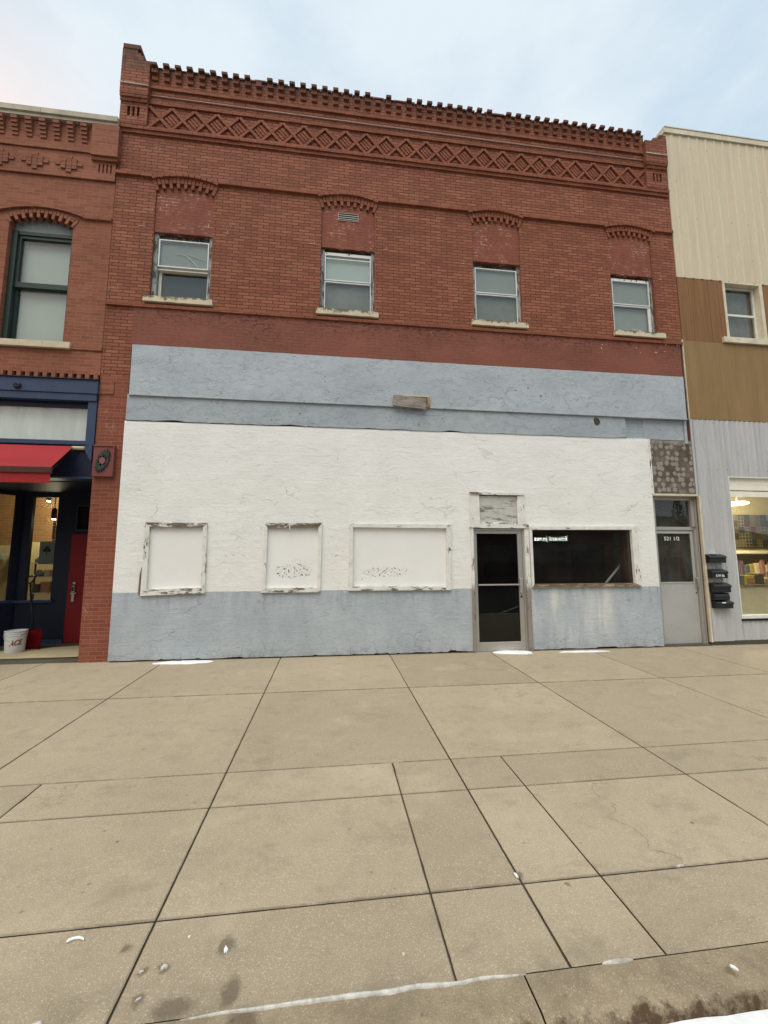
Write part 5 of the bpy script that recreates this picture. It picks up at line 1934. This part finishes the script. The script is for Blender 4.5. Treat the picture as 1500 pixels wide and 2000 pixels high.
mb.build('handle', 'alu', bk)
me = text_mesh('ACE', 0.115, 0.185, 0.0004, 0.004, 0.35)
# curve the word round the bucket wall and set it on a rising slant
for v in me.vertices:
    x, z = v.co.x, v.co.y
    z = 0.165 + z + x * 0.12
    rr = 0.132 + (0.147 - 0.132) * z / 0.30 + 0.0012
    ang = -math.pi / 2 + 0.62 + x / rr
    v.co = Vector((rr * math.cos(ang), rr * math.sin(ang), z))
me.materials.append(MAT['ace_red'])
link('lettering', me, bk)

# shovel leaning against the bay
sv = thing('shovel', 'black handled shovel with a red blade leaning on the blue bay', 'shovel', (-5.12, 1.08, 0.05), world=False)
mb = MB()
top = Vector((-0.335, 0.30, 1.10))
mb.tube([(-0.02, 0.0, 0.24), top], 0.017, 8)
mb.build('shaft', 'black_plastic', sv)
mb = MB()
d = (top - Vector((-.02, 0, .24))).normalized()
rt_ = Vector((1, 0, 0.25)).normalized()
pts = [top, top + d * .03 - rt_ * .038, top + d * .11 - rt_ * .088, top + d * .135, top + d * .11 + rt_ * .088, top + d * .03 + rt_ * .038, top]
mb.tube([pts[0], pts[1], pts[2], top + d * .14 - rt_ * .06, top + d * .145, top + d * .14 + rt_ * .06, pts[4], pts[5], pts[6]], 0.014, 8)
mb.build('handle', 'black_plastic', sv)
mb = MB()
prev = None
for k in range(9):
    u_ = k / 8
    z = 0.0 + 0.33 * u_
    row = []
    for q in range(9):
        w_ = (q / 8 - .5) * 2
        half_ = 0.135 * (1.0 if u_ < .75 else 1.0 - (u_ - .75) * 1.1)
        row.append(mb.bm.verts.new((0.0 + w_ * half_ + 0.02, -0.05 + 0.05 * u_ - 0.035 * abs(w_) ** 2.2, z)))
    if prev:
        for q in range(8):
            mb.bm.faces.new((prev[q], prev[q + 1], row[q + 1], row[q])).smooth = True
    prev = row
bmesh.ops.solidify(mb.bm, geom=mb.bm.faces[:], thickness=0.006)
mb.build('blade', 'red_plastic', sv)

# ------------------------------------------------------------------ right building
RB = thing('metal_clad_building', 'shop clad in cream and silver corrugated metal with brown panels', 'building', (9.6, 0, 0))
RX0, RX1 = 6.995, 13.2


def corrugated(name, x0, x1, z0, z1, pitch, depth, mat, y=0.0, prof='sine', holes=(), parent=None):
    mb = MB()
    xs = []
    if prof == 'sine':
        n = int((x1 - x0) / pitch * 8)
        for k in range(n + 1):
            x = x0 + (x1 - x0) * k / n
            xs.append((x, y - depth * max(0.0, math.cos(2 * math.pi * (x - x0) / pitch)) ** 1.5))
    else:
        x = x0
        while x < x1:
            for f, d_ in ((0, 0), (0.70, 0), (0.78, 1), (0.92, 1)):
                if x + f * pitch <= x1:
                    xs.append((x + f * pitch, y - depth * d_))
            x += pitch
        xs.append((x1, y))
    for h in holes:
        for hx in (h[0], h[1]):
            xs.append((hx, y))
    xs.sort()
    zs = sorted({z0, z1, *[v for h in holes for v in h[2:4]]})
    for (xa, ya), (xb, yb) in zip(xs, xs[1:]):
        if xb - xa < 1e-5:
            continue
        for za, zb_ in zip(zs, zs[1:]):
            if any(h[0] - 1e-4 < (xa + xb) / 2 < h[1] + 1e-4 and h[2] < (za + zb_) / 2 < h[3] for h in holes):
                continue
            mb.face([(xa, ya, za), (xb, yb, za), (xb, yb, zb_), (xa, ya, zb_)])
    # returns so that the sheet has a thickness at its edges
    for za in (z0, z1):
        for (xa, ya), (xb, yb) in zip(xs, xs[1:]):
            if any(h[0] < (xa + xb) / 2 < h[1] and h[2] <= za <= h[3] for h in holes):
                continue
            mb.face([(xa, ya, za), (xb, yb, za), (xb, y + .02, za), (xa, y + .02, za)])
    mb.face([(x0, xs[0][1], z0), (x0, xs[0][1], z1), (x0, y + .02, z1), (x0, y + .02, z0)])
    bmesh.ops.remove_doubles(mb.bm, verts=mb.bm.verts, dist=1e-5)
    return mb.build(name, mat, parent)


corrugated('cream_cladding', RX0 + .005, RX1, 7.335, 10.66, 0.205, 0.012, 'cream', -0.012, 'trap', parent=RB)
mb = MB()
mb.box(RX0 - .01, RX1, -0.045, 0.3, 10.655, 10.775, bev=0.004)
mb.box(RX0 - .01, RX1, -0.055, 0.3, 10.777, 10.795)
mb.build('coping', 'cream_trim', RB)
WX0, WX1, WZ0, WZ1 = 8.04, 8.985, 6.08, 7.334
for (a, b) in ((RX0 + .008, 7.24), (7.245, 7.47), (7.475, 7.70), (7.705, 7.93), (7.934, 8.038), (8.987, 9.21), (9.215, 9.44), (9.445, 9.67), (9.675, 10.5), (10.505, RX1)):
    b1('brown_board', 'brown', RB, a, b, -0.008, 0.02, 5.955, 7.33)
b1('tan_panel', 'tan', RB, RX0 + .012, RX1, -0.014, 0.02, 4.315, 5.95)
b1('edge_strip', 'cream_trim', RB, RX0 - .012, RX0 + .006, -0.02, 0.02, 4.30, 5.97)
b1('upper_wall', 'room_dark', RB, RX0, 8.02, 0.021, 0.25, 4.3, 10.65)
b1('upper_wall', 'room_dark', RB, 9.0, RX1, 0.021, 0.25, 4.3, 10.65)
b1('upper_wall', 'room_dark', RB, 8.021, 8.999, 0.021, 0.25, 7.336, 10.65)
b1('upper_wall', 'room_dark', RB, 8.021, 8.999, 0.021, 0.25, 4.3, 6.05)
b1('side_wall', 'tan', RB, RX0 + .005, RX0 + .2, 0.26, 10, -0.2, 10.4)
b1('side_wall', 'tan', RB, RX1 - .2, RX1, 0.26, 10, -0.2, 10.4)
b1('rear_wall', 'tan', RB, RX0 + .2, RX1 - .2, 9.8, 10, -0.2, 10.4)
b1('roof', 'roof', RB, RX0, RX1, 0.26, 10, 10.4, 10.45)
b1('floor_slab', 'room', RB, RX0 + .2, RX1 - .2, 0.26, 9.8, 4.0, 4.3)
# upper window
win = thing('window', None, None, (8.5, 0, 6.08))
del win['world_parts']
win.parent = RB
win.matrix_parent_inverse = Matrix.Translation(-Vector(RB.location))
mb = MB()
mb.box(WX0, WX0 + .05, -0.02, 0.20, WZ0 + .002, WZ1)
mb.box(WX1 - .075, WX1, -0.02, 0.20, WZ0 + .002, WZ1)
mb.box(WX0 + .051, WX1 - .076, -0.018, 0.20, WZ1 - .04, WZ1)
dlink(mb, 'frame', 'cream_trim', win)
mb = MB()
mb.box(7.91, 9.32, -0.06, 0.19, 5.958, 6.078, bev=0.004)
dlink(mb, 'sill', 'cream_trim', win)
mb = MB()
mb.frame4([(8.095, 7.29), (8.905, 7.29), (8.905, 6.085), (8.095, 6.085)], [(8.135, 7.25), (8.865, 7.25), (8.865, 6.13), (8.135, 6.13)], 0.10, 0.14)
mb.box(8.136, 8.864, 0.098, 0.135, 6.64, 6.685)
dlink(mb, 'sash', 'storm', win)
dlink(MB().box(8.135, 8.865, 0.12, 0.124, 6.13, 7.25), 'pane', 'glass', win)
mb = MB()
mb.face([(8.09, 0.19, 6.08), (8.91, 0.19, 6.08), (8.91, 0.19, 7.3), (8.09, 0.19, 7.3)])
dlink(mb, 'blind', simple('dull window cloth', (0.2, 0.195, 0.15), 0.9, var=0.5, scale=3), win)
# lower silver cladding with shop window
SWX0, SWX1, SWZ0, SWZ1 = 7.72, 11.4, 0.44, 3.17
corrugated('silver_cladding', 7.055, RX1, 0.045, 4.31, 0.112, 0.017, 'silver', -0.004, 'sine', holes=[(SWX0, SWX1, SWZ0, SWZ1)], parent=RB)
b1('corner_trim', 'cream_trim', RB, 7.022, 7.056, -0.035, 0.02, 0.03, 2.78)
b1('corner_trim', 'silver', RB, 7.0, 7.05, -0.01, 0.02, 2.79, 4.31)
b1('sheet_patch', 'silver', RB, 7.075, 7.50, -0.028, -0.018, 0.04, 0.645)
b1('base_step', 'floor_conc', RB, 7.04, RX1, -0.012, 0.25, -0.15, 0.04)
for (a, b, c, d) in ((RX0, SWX0 - .02, 0.04, 4.3), (SWX1 + .02, RX1, 0.04, 4.3), (SWX0 - .02, SWX1 + .02, SWZ1 + .02, 4.3), (SWX0 - .02, SWX1 + .02, 0.04, SWZ0 - .02)):
    b1('lower_wall', 'room_dark', RB, a, b, 0.025, 0.2, c, d)
sw2 = thing('shop_window', None, None, (9.5, 0, 0.5))
del sw2['world_parts']
sw2.parent = RB
sw2.matrix_parent_inverse = Matrix.Translation(-Vector(RB.location))
mb = MB()
mb.frame4([(SWX0, SWZ1), (SWX1, SWZ1), (SWX1, SWZ0), (SWX0, SWZ0)], [(SWX0 + .02, SWZ1 - .02), (SWX1 - .02, SWZ1 - .02), (SWX1 - .02, SWZ0 + .06), (SWX0 + .02, SWZ0 + .06)], -0.018, 0.10)
dlink(mb, 'frame', 'storm', sw2)
dlink(MB().box(SWX0 - .01, SWX1, -0.03, -0.016, SWZ0 - .04, SWZ0), 'sill', 'dark_metal', sw2)
dlink(MB().box(SWX0 + .02, SWX1 - .02, 0.05, 0.055, SWZ0 + .06, 2.779), 'pane', 'glass', sw2)
mb = MB()
for z in (3.02, 2.89, 2.78):
    mb.box(SWX0 + .02, SWX1 - .02, 0.03, 0.07, z, z + 0.127 if z < 3 else 3.15)
dlink(mb, 'bright_valance', 'valance_cream', sw2)  # stands in for the lit valance inside, set before the glass

# lit fabric shop inside
QW = simple('warm shop wall', (0.55, 0.46, 0.26), 0.9, var=0.1, scale=1.5)
mb = MB()
qa, qb, qd = 7.25, 13.0, 3.2
mb.face([(qa, qd, 0.05), (qb, qd, 0.05), (qb, qd, 3.4), (qa, qd, 3.4)])
mb.face([(qa, .21, .05), (qa, qd, .05), (qa, qd, 3.4), (qa, .21, 3.4)])
mb.face([(qb, .21, .05), (qb, qd, .05), (qb, qd, 3.4), (qb, .21, 3.4)])
mb.face([(qa, .21, 3.4), (qb, .21, 3.4), (qb, qd, 3.4), (qa, qd, 3.4)])
mb.face([(qa, .21, .06), (qb, .21, .06), (qb, qd, .06), (qa, qd, .06)])
mb.build('shop_interior', QW, RB, fix=False)


def quilt_mat():
    m = M('patchwork quilt', rough=0.9)
    X, Y, Z = m.sep()
    g = m.n('TexVoronoi', {'feature': 'F1', 'distance': 'CHEBYCHEV', 'voronoi_dimensions': '2D'}, {'Vector': m.comb(X, Z, 0.0), 'Scale': 5.5, 'Randomness': 0.0})
    h = m.sep(g.outputs['Color'])[0]
    rp = m.n('ValToRGB', ins={'Fac': h})
    cr = rp.color_ramp
    cr.interpolation = 'CONSTANT'
    cols = [(0.13, 0.12, 0.15), (0.4, 0.3, 0.2), (0.2, 0.2, 0.25), (0.5, 0.43, 0.3), (0.3, 0.12, 0.1), (0.16, 0.15, 0.18), (0.42, 0.38, 0.3), (0.35, 0.2, 0.08)]
    cr.elements[0].color = (*cols[0], 1)
    for k, c in enumerate(cols[1:], 1):
        e = cr.elements.new(k / len(cols))
        e.color = (*c, 1)
    cr.elements[-1].color = (*cols[-1], 1)
    g2 = m.n('TexVoronoi', {'feature': 'F1', 'distance': 'MANHATTAN', 'voronoi_dimensions': '2D'}, {'Vector': m.comb(X, Z, 0.0), 'Scale': 11.0, 'Randomness': 0.0})
    star = m.rng(g2.outputs['Distance'], 0.55, 0.5)
    col = m.mix(m.math('MULTIPLY', star, m.rng(m.sep(g.outputs['Color'])[1], 0.5, 0.55)), rp.outputs[0], (0.52, 0.46, 0.34))
    return m.fin(col)


QM = quilt_mat()
for k, (xa, xb, za, zb_) in enumerate(((9.1, 10.95, 1.90, 2.72), (11.0, 12.9, 1.86, 2.80))):
    mb = MB()
    prev = None
    for q in range(25):
        x = xa + (xb - xa) * q / 24
        y = 3.14 + .012 * math.sin(x * 9)
        r = [mb.bm.verts.new((x, y, z)) for z in (za, zb_)]
        if prev:
            mb.bm.faces.new((prev[0], r[0], r[1], prev[1])).smooth = True
        prev = r
    bmesh.ops.solidify(mb.bm, geom=mb.bm.faces[:], thickness=0.015)
    o = mb.build('quilt', QM)
    tag(o, ['patchwork quilt hung nearest the mailboxes in the right shop', 'larger patchwork quilt hung farther right in the right shop'][k], 'quilt', 'quilts in the right shop')
sh = thing('display_shelf', 'long cream display shelf below the quilts in the right shop', 'shelf', (10.5, 2.9, 0.06))
b1('top', 'cream_wood', sh, 8.6, 12.6, 2.6, 3.1, 1.70, 1.78)
for x in (8.65, 10.5, 12.5):
    b1('leg', 'cream_wood', sh, x - .03, x + .03, 2.65, 2.71, 0.06, 1.70)
ct = thing('counter', 'pale shop counter of folded cloth in the right shop', 'counter', (10.2, 1.9, 0.06))
b1('body', 'cream_wood', ct, 9.0, 12.0, 1.5, 2.2, 0.06, 0.92)
b1('top', 'sill_wood', ct, 8.95, 12.05, 1.45, 2.25, 0.921, 0.96)
b1('base_board', 'room_dark', ct, 9.0, 12.0, 1.47, 1.499, 0.06, 0.16)
x = 9.1
q = 0
for nm in range(9):
    w = rnd.uniform(0.16, 0.3)
    h = rnd.uniform(0.1, 0.34)
    mb = MB()
    zz = 0
    while zz < h:
        mb.box(-w / 2, w / 2, -.14, .14, zz, zz + .035, bev=0.01)
        zz += .037
    o = mb.build('cloth_stack', GM[(nm * 5 + 4) % 6])
    o.location = (x + w / 2, 1.75, 0.961)
    tag(o, '%s stack of folded cloth on the right shop counter' % gw[(nm * 5 + 4) % 6], 'cloth stack', 'folded cloth on the counter')
    x += w + .05
# bright yellow lit display box on the shelf edge
yb_ = thing('ceiling_lamp', 'round lit ceiling lamp above the quilts in the right shop', 'lamp', (10.0, 1.9, 3.39), world=False)
mb = MB()
mb.lathe([(0.0, -0.50), (0.2, -0.49), (0.24, -0.46), (0.2, -0.43), (0.0, -0.42)], 24)
mb.build('diffuser', 'lamp_glow', yb_)
MB().tube([(0, 0, 0), (0, 0, -0.43)], 0.012, 6).build('stem', 'alu', yb_)
lp = point('lamp_light', (0, 0, -0.60), 180, (1, 0.88, 0.55))
lp.parent = yb_
mb = MB()
mb.box(-.2, .2, -.1, .1, 0, .2, bev=0.01)
mb.box(-.21, .21, -.11, .11, .2, .215)
o = mb.build('display_box', simple('bright yellow card', (0.75, 0.6, 0.04), 0.6))
o.location = (9.55, 2.85, 1.45)
o.location = (9.75, 1.72, 0.961)
tag(o, 'bright yellow card box on the right shop counter', 'box')

bu = thing('shelf_unit', 'tall unit of fabric bolts against the back wall of the right shop', 'shelf', (11.6, 2.95, 0.06))
for z in (0.35, 0.98):
    b1('shelf', 'cream_wood', bu, 9.3, 12.9, 2.66, 3.1, z, z + .03)
b1('back', 'cream_wood', bu, 9.3, 12.9, 3.11, 3.13, 0.06, 1.69)
BC = [('slate blue', (0.10, 0.12, 0.17)), ('brick red', (0.32, 0.08, 0.05)), ('mustard', (0.5, 0.33, 0.06)), ('cream', (0.62, 0.55, 0.4)), ('plum', (0.16, 0.07, 0.11)),
      ('moss green', (0.16, 0.18, 0.07)), ('charcoal', (0.05, 0.05, 0.055)), ('rose', (0.45, 0.2, 0.18))]
BM = [simple('bolt cloth ' + n, c, 0.9, var=0.35, scale=14) for n, c in BC]
for z, row in ((0.381, 'lower'), (1.011, 'upper')):
    x = 9.4
    while x < 12.8:
        w = rnd.uniform(.07, .15)
        h = rnd.uniform(.38, .55)
        q = rnd.randrange(8)
        mb = MB()
        mb.box(-w / 2, w / 2, -.12, .12, 0, h, bev=0.02)
        mb.box(-w / 2 * .5, w / 2 * .5, -.125, -.1201, h * .3, h * .5)
        o = mb.build('fabric_bolt', BM[q])
        o.location = (x + w / 2, 2.84 + rnd.uniform(-.03, .03), z)
        tag(o, '%s fabric bolt standing on the %s shelf of the right shop' % (BC[q][0], row), 'fabric bolt', 'fabric bolts in the right shop')
        x += w + rnd.uniform(.005, .03)

# mailboxes
GM_ = 'black mailboxes on the silver wall'


def mailbox(label, x0, x1, z0, z1, depth, style):
    cx = (x0 + x1) / 2
    w = x1 - x0
    h = z1 - z0
    t = thing('mailbox', label, 'mailbox', (cx, -0.016, z0), GM_, world=False)
    mb = MB()
    if style == 'round':
        pts = []
        for k in range(13):
            a = math.pi * k / 12
            pts.append((-(depth / 2) - depth / 2 * math.cos(a), h * .45 + h * .55 * math.sin(a)))
        prof = [(0, 0), (-depth, 0)] + [(-depth / 2 - depth / 2 * math.cos(a), h * .5 + h * .5 * math.sin(a)) for a in [math.pi * k / 10 for k in range(11)]]
    else:
        prof = [(0, 0), (-depth * .92, 0), (-depth * .92, h * .62), (-depth * .80, h * .72), (0, h * .86)]
    A_ = [mb.bm.verts.new((-w / 2, y, z)) for y, z in prof]
    B_ = [mb.bm.verts.new((w / 2, y, z)) for y, z in prof]
    mb.bm.faces.new(A_)
    mb.bm.faces.new(B_[::-1])
    for k in range(len(prof)):
        l = (k + 1) % len(prof)
        mb.bm.faces.new((A_[k], A_[l], B_[l], B_[k]))
    mb.build('body', 'mailbox', t)
    if style != 'round':
        mb = MB()
        pr = [(0.0, h * .87), (0.0, h), (-depth * .85, h * .80), (-depth * 1.02, h * .66), (-depth * 1.02, h * .52), (-depth * .95, h * .52), (-depth * .95, h * .64), (-depth * .82, h * .745)]
        A_ = [mb.bm.verts.new((-w / 2 - .008, y, z)) for y, z in pr]
        B_ = [mb.bm.verts.new((w / 2 + .008, y, z)) for y, z in pr]
        for k in range(len(pr) - 1):
            mb.bm.faces.new((A_[k], A_[k + 1], B_[k + 1], B_[k]))
        mb.bm.faces.new((A_[-1], A_[0], B_[0], B_[-1]))
        for S in (A_, B_):
            mb.bm.faces.new((S[0], S[1], S[2], S[7]))
            mb.bm.faces.new((S[2], S[3], S[6], S[7]))
            mb.bm.faces.new((S[3], S[4], S[5], S[6]))
        mb.build('lid', 'mailbox', t)
    return t


m1 = mailbox('topmost black mailbox with paper lying on its lid', 7.045, 7.39, 1.49, 1.655, 0.115, 'lid')
MB().prism([(-.08, .168), (.06, .166), (.06, .170), (-.08, .172)], -0.07, -0.005).build('paper', 'white_paint', m1)
m2 = mailbox('black mailbox with white characters, second from the top', 7.065, 7.395, 1.205, 1.375, 0.115, 'lid')
place_text('lettering', 'A7M B6', 0.068, 'white_paint', (0.0, -0.1075, 0.044), m2, width=0.185, bold=0.0008)
m3 = mailbox('wide flat lidded black mailbox in the middle of the column', 7.085, 7.43, 0.945, 1.12, 0.12, 'lid')
m4 = mailbox('round fronted black mailbox second from the bottom', 7.10, 7.40, 0.805, 0.935, 0.10, 'round')
m5 = mailbox('lowest black mailbox with a white tag on its rim', 7.105, 7.44, 0.65, 0.80, 0.125, 'lid')
MB().box(-.075, .0, -0.135, -0.1285, .098, .118).build('tag', 'white_paint', m5)


# ------------------------------------------------------------------ snow and ice
def blob(name, cx, cy, rx, ry, h, seed, mat='snow', n=26, rot=0.0, rough=0.25, zoff=0.0):
    mb = MB()
    rings = []
    for lev, (f, hz) in enumerate(((1.0, -0.004), (0.93, h * .45), (0.75, h * .8), (0.45, h), (0.0, h * 1.05))):
        ring = []
        for k in range(n if f > 0 else 1):
            a = 2 * math.pi * k / n
            w = 1 + rough * mnoise.noise(Vector((math.cos(a) * 2.2 + seed, math.sin(a) * 2.2, seed * 3.1))) * 1.6
            x, y = rx * f * w * math.cos(a), ry * f * w * math.sin(a)
            x, y = x * math.cos(rot) - y * math.sin(rot), x * math.sin(rot) + y * math.cos(rot)
            z = gz(cx + x, cy + y) - gz(cx, cy) + hz * (1 + .5 * mnoise.noise(Vector((x * 9, y * 9, seed)))) if f < 1 else gz(cx + x, cy + y) - gz(cx, cy) - .004
            ring.append(mb.bm.verts.new((x, y, z)))
        rings.append(ring)
    for A_, B_ in zip(rings, rings[1:]):
        for k in range(n):
            l = (k + 1) % n
            if len(B_) == 1:
                mb.bm.faces.new((A_[k], A_[l], B_[0])).smooth = True
            else:
                mb.bm.faces.new((A_[k], A_[l], B_[l], B_[k])).smooth = True
    o = mb.build(name, mat)
    o.location = (cx, cy, gz(cx, cy) + zoff)
    return o


GS = 'snow left along the wall'
tag(blob('snow_patch', -2.20, -0.17, 0.46, 0.10, 0.02, 1.3), 'long flat patch of snow under the crooked boarded window', 'snow patch', GS)
tag(blob('snow_patch', 3.10, -0.14, 0.35, 0.105, 0.03, 2.2, rot=-0.13), 'thick tapering patch of snow in front of the glazed door', 'snow patch', GS)
tag(blob('snow_patch', 4.30, -0.215, 0.38, 0.04, 0.02, 5.2, rough=.4), 'thin streak of snow below the dark shop window', 'snow patch', GS)
GL = 'crumbs of snow on the pavement'
for (cx, cy, rx, ry, h, rot, lab) in (
        (-0.421, -5.035, .013, .03, .010, .3, 'narrow upright crumb of snow in a wet spot near the kerb'),
        (-0.652, -5.085, .022, .02, .014, .0, 'rounded white crumb of snow in a wet spot beside the dark joint'),
        (-0.735, -5.09, .015, .008, .007, .3, 'small slanting crumb of snow just left of the rounded one'),
        (-0.70, -5.20, .018, .006, .008, .5, 'thin slanting crumb of snow in the larger wet spot'),
        (-0.595, -4.955, .008, .008, .008, 0, 'lone small white crumb of snow right of the dark joint'),
        (-1.02, -5.245, .03, .016, .014, .2, 'white crumb of snow at the lower left edge of the pavement'),
        (0.325, -5.15, .014, .012, .009, .4, 'small pale crumb of snow on the slab right of centre near the kerb'),
        (0.985, -4.80, .012, .028, .012, .3, 'pale crumb of ice where the wide dark joint crosses another'),
        (1.655, -5.37, .010, .024, .008, .6, 'pale crumb of snow on the kerb top at right'),
        (1.90, -4.845, .045, .007, .008, .03, 'flat sliver of snow lying in a cross joint at right')):
    tag(blob('snow_crumb', cx, cy, rx * .62, ry * .62, h * .7, cx * 7 + cy, n=14, rot=rot, rough=.45, mat='ice' if rx > .013 else 'snow'), lab, 'snow crumb', GL)
# curled white scrap on the pavement
mb = MB()
mb.tube([(-1.075 + .035 * math.cos(t), -4.928 + .022 * math.sin(t), gz(-1.07, -4.92) + .006) for t in [0.3 + 2.6 * k / 10 for k in range(11)]], [0.002, .004, .005, .005, .006, .006, .006, .007, .007, .006, .003], 6)
tag(mb.build('snow_curl', 'snow'), 'thin white curl of snow on the pavement at lower left', 'snow curl')
# ice in the kerb joint
def ice_run(x0, x1, wmax, seed):
    mb = MB()
    prev = None
    n = int((x1 - x0) / 0.012)
    for k in range(n + 1):
        x = x0 + (x1 - x0) * k / n
        e = math.sin(math.pi * k / n) ** 0.5
        w = wmax * e * (0.55 + 0.8 * abs(mnoise.noise(Vector((x * 6, seed, 0)))) + .35 * mnoise.noise(Vector((x * 25, seed, 1))))
        yc = -5.288 + .006 * mnoise.noise(Vector((x * 7, seed, 5)))
        r = [mb.bm.verts.new(p) for p in ((x, yc - w / 2, gz(x, yc) - .004), (x, yc - w * .2, gz(x, yc) + .009 * e), (x, yc + w * .25, gz(x, yc) + .010 * e), (x, yc + w / 2, gz(x, yc) - .004))]
        if prev:
            for q in range(3):
                mb.bm.faces.new((prev[q], r[q], r[q + 1], prev[q + 1])).smooth = True
        prev = r
    return mb.build('ice_strip', 'ice')


tag(ice_run(-0.52, 0.80, 0.02, 2), 'long pale strip of ice filling the kerb joint at centre', 'ice strip', 'ice in the kerb joint')
tag(ice_run(1.13, 1.27, 0.022, 6), 'short pale strip of ice in the kerb joint at right', 'ice strip', 'ice in the kerb joint')
# ploughed snow along the gutter
mb = MB()
prev = None
nx, ny = 160, 14
for k in range(nx + 1):
    x = -6 + 15 * k / nx
    row = []
    for q in range(ny + 1):
        v = q / ny
        y = -5.478 - 0.85 * v + 0.012 * mnoise.noise(Vector((x * 6, q, 0)))
        top = gz(x, -5.29) - 0.05
        z = top * (1 - v) + (-0.235) * v + 0.03 * math.sin(math.pi * v) + 0.02 * mnoise.noise(Vector((x * 4, y * 4, 2)))
        if q == ny:
            z = -0.24
        row.append(mb.bm.verts.new((x, y, z)))
    if prev:
        for q in range(ny):
            mb.bm.faces.new((prev[q], row[q], row[q + 1], prev[q + 1])).smooth = True
    prev = row
tag(mb.build('gutter_snow', 'snow'), kind='stuff')

# ------------------------------------------------------------------ across the street (seen only as reflections)
OPB = brick_mat('opposite dark brick', (0.13, 0.06, 0.04), (0.17, 0.075, 0.05), (0.1, 0.06, 0.045), grime=False)
specs = [(-30, -16, 8.2, 'tall dark brick building across the street with arched cornice'), (-15.9, -2, 7.2, 'low dark brick building across the street with three windows'),
         (-1.9, 10, 7.8, 'dark brick building across the street with wide shop front'), (10.1, 20.5, 6.6, 'dark brick building across the street carrying the lit office sign')]
for x0, x1, h, lab in specs:
    ob = thing('brick_building', lab, 'building', ((x0 + x1) / 2, -21.5, -0.1))
    mb = MB()
    wh_ = []
    k = x0 + 1.2
    while k < x1 - 1.6:
        wh_.append((k, k + 1.1, 4.4, 6.0))
        k += 2.4
    wh_.append((x0 + .6, x1 - .6, 0.3, 2.6))
    wall_holes(mb, x0, x1, -0.2, h, -21.0, -21.3, wh_)
    mb.build('front_wall', OPB, ob)
    b1('shop_glass', 'glass_shop', ob, x0 + .6, x1 - .6, -21.26, -21.25, 0.3, 2.6)
    b1('shell', 'room_dark', ob, x0, x1, -30, -21.31, -0.2, h - .3)
    b1('cornice', OPB, ob, x0, x1, -21, -20.85, h - .5, h - .2)
    for (a, b, c, d) in wh_[:-1]:
        b1('window', 'blind_dark', ob, a, b, -21.28, -21.2, c, d)
st = thing('shop_sign', 'lit white lettered sign across the street mirrored in the shop window', 'sign', (15.7, -20.95, 2.75))
b1('board', 'black', st, 14.2, 17.2, -20.99, -20.93, 2.66, 3.36)
place_text('lettering', 'Edward Jones', 0.46, 'sign_glow', (15.7, -20.92, 3.02), st, width=2.5, rot=(math.pi / 2, 0, math.pi), bold=0.002)
# wooded slope beyond the gap on the right
mb = MB()
prev = None
for k in range(41):
    x = 5 + 120 * k / 40
    row = []
    for q in range(9):
        v = q / 8
        row.append(mb.bm.verts.new((x, -60 - 60 * v, -0.5 + 16 * v ** 1.3 + 1.5 * mnoise.noise(Vector((x * .05, v * 3, 1))))))
    if prev:
        for q in range(8):
            mb.bm.faces.new((prev[q], row[q], row[q + 1], prev[q + 1])).smooth = True
    prev = row
tag(mb.build('hills', 'hill'), kind='structure')


def tree(x, y, h, seed, lab):
    t = thing('evergreen_tree', lab, 'tree', (x, y, -0.3), 'trees across the street', world=False)
    r_ = random.Random(seed)
    mb = MB()
    mb.tube([(0, 0, 0), (.05, 0, h * .5), (0, 0, h * .95)], [.18, .12, .03], 8)
    mb.build('trunk', 'bark', t)
    mb = MB()
    for k in range(900):
        u = r_.random() ** 0.7
        z = h * (0.18 + 0.82 * (1 - u)) if False else h * (0.2 + 0.8 * r_.random())
        rad = (1 - (z / h - .2) / .8) * h * .26 * math.sqrt(r_.random()) + .1
        a = r_.random() * 6.283
        c = Vector((rad * math.cos(a), rad * math.sin(a), z))
        d1 = Vector((r_.uniform(-1, 1), r_.uniform(-1, 1), r_.uniform(-.6, .3))).normalized() * r_.uniform(.12, .3)
        d2 = d1.cross(Vector((r_.uniform(-1, 1), r_.uniform(-1, 1), 1))).normalized() * r_.uniform(.05, .12)
        mb.face([c - d2, c + d1 * .6 - d2 * .3, c + d1, c + d2])
    mb.build('crown', 'leaf', t, fix=False)


for j, (x, y, h, lab) in enumerate(((23.5, -24, 6.5, 'short evergreen tree beside the opposite brick corner'), (27, -30, 8.5, 'tall evergreen tree behind the short one'), (31, -26, 7.2, 'middling evergreen tree farther along the opposite kerb'))):
    tree(x, y, h, 40 + j, lab)
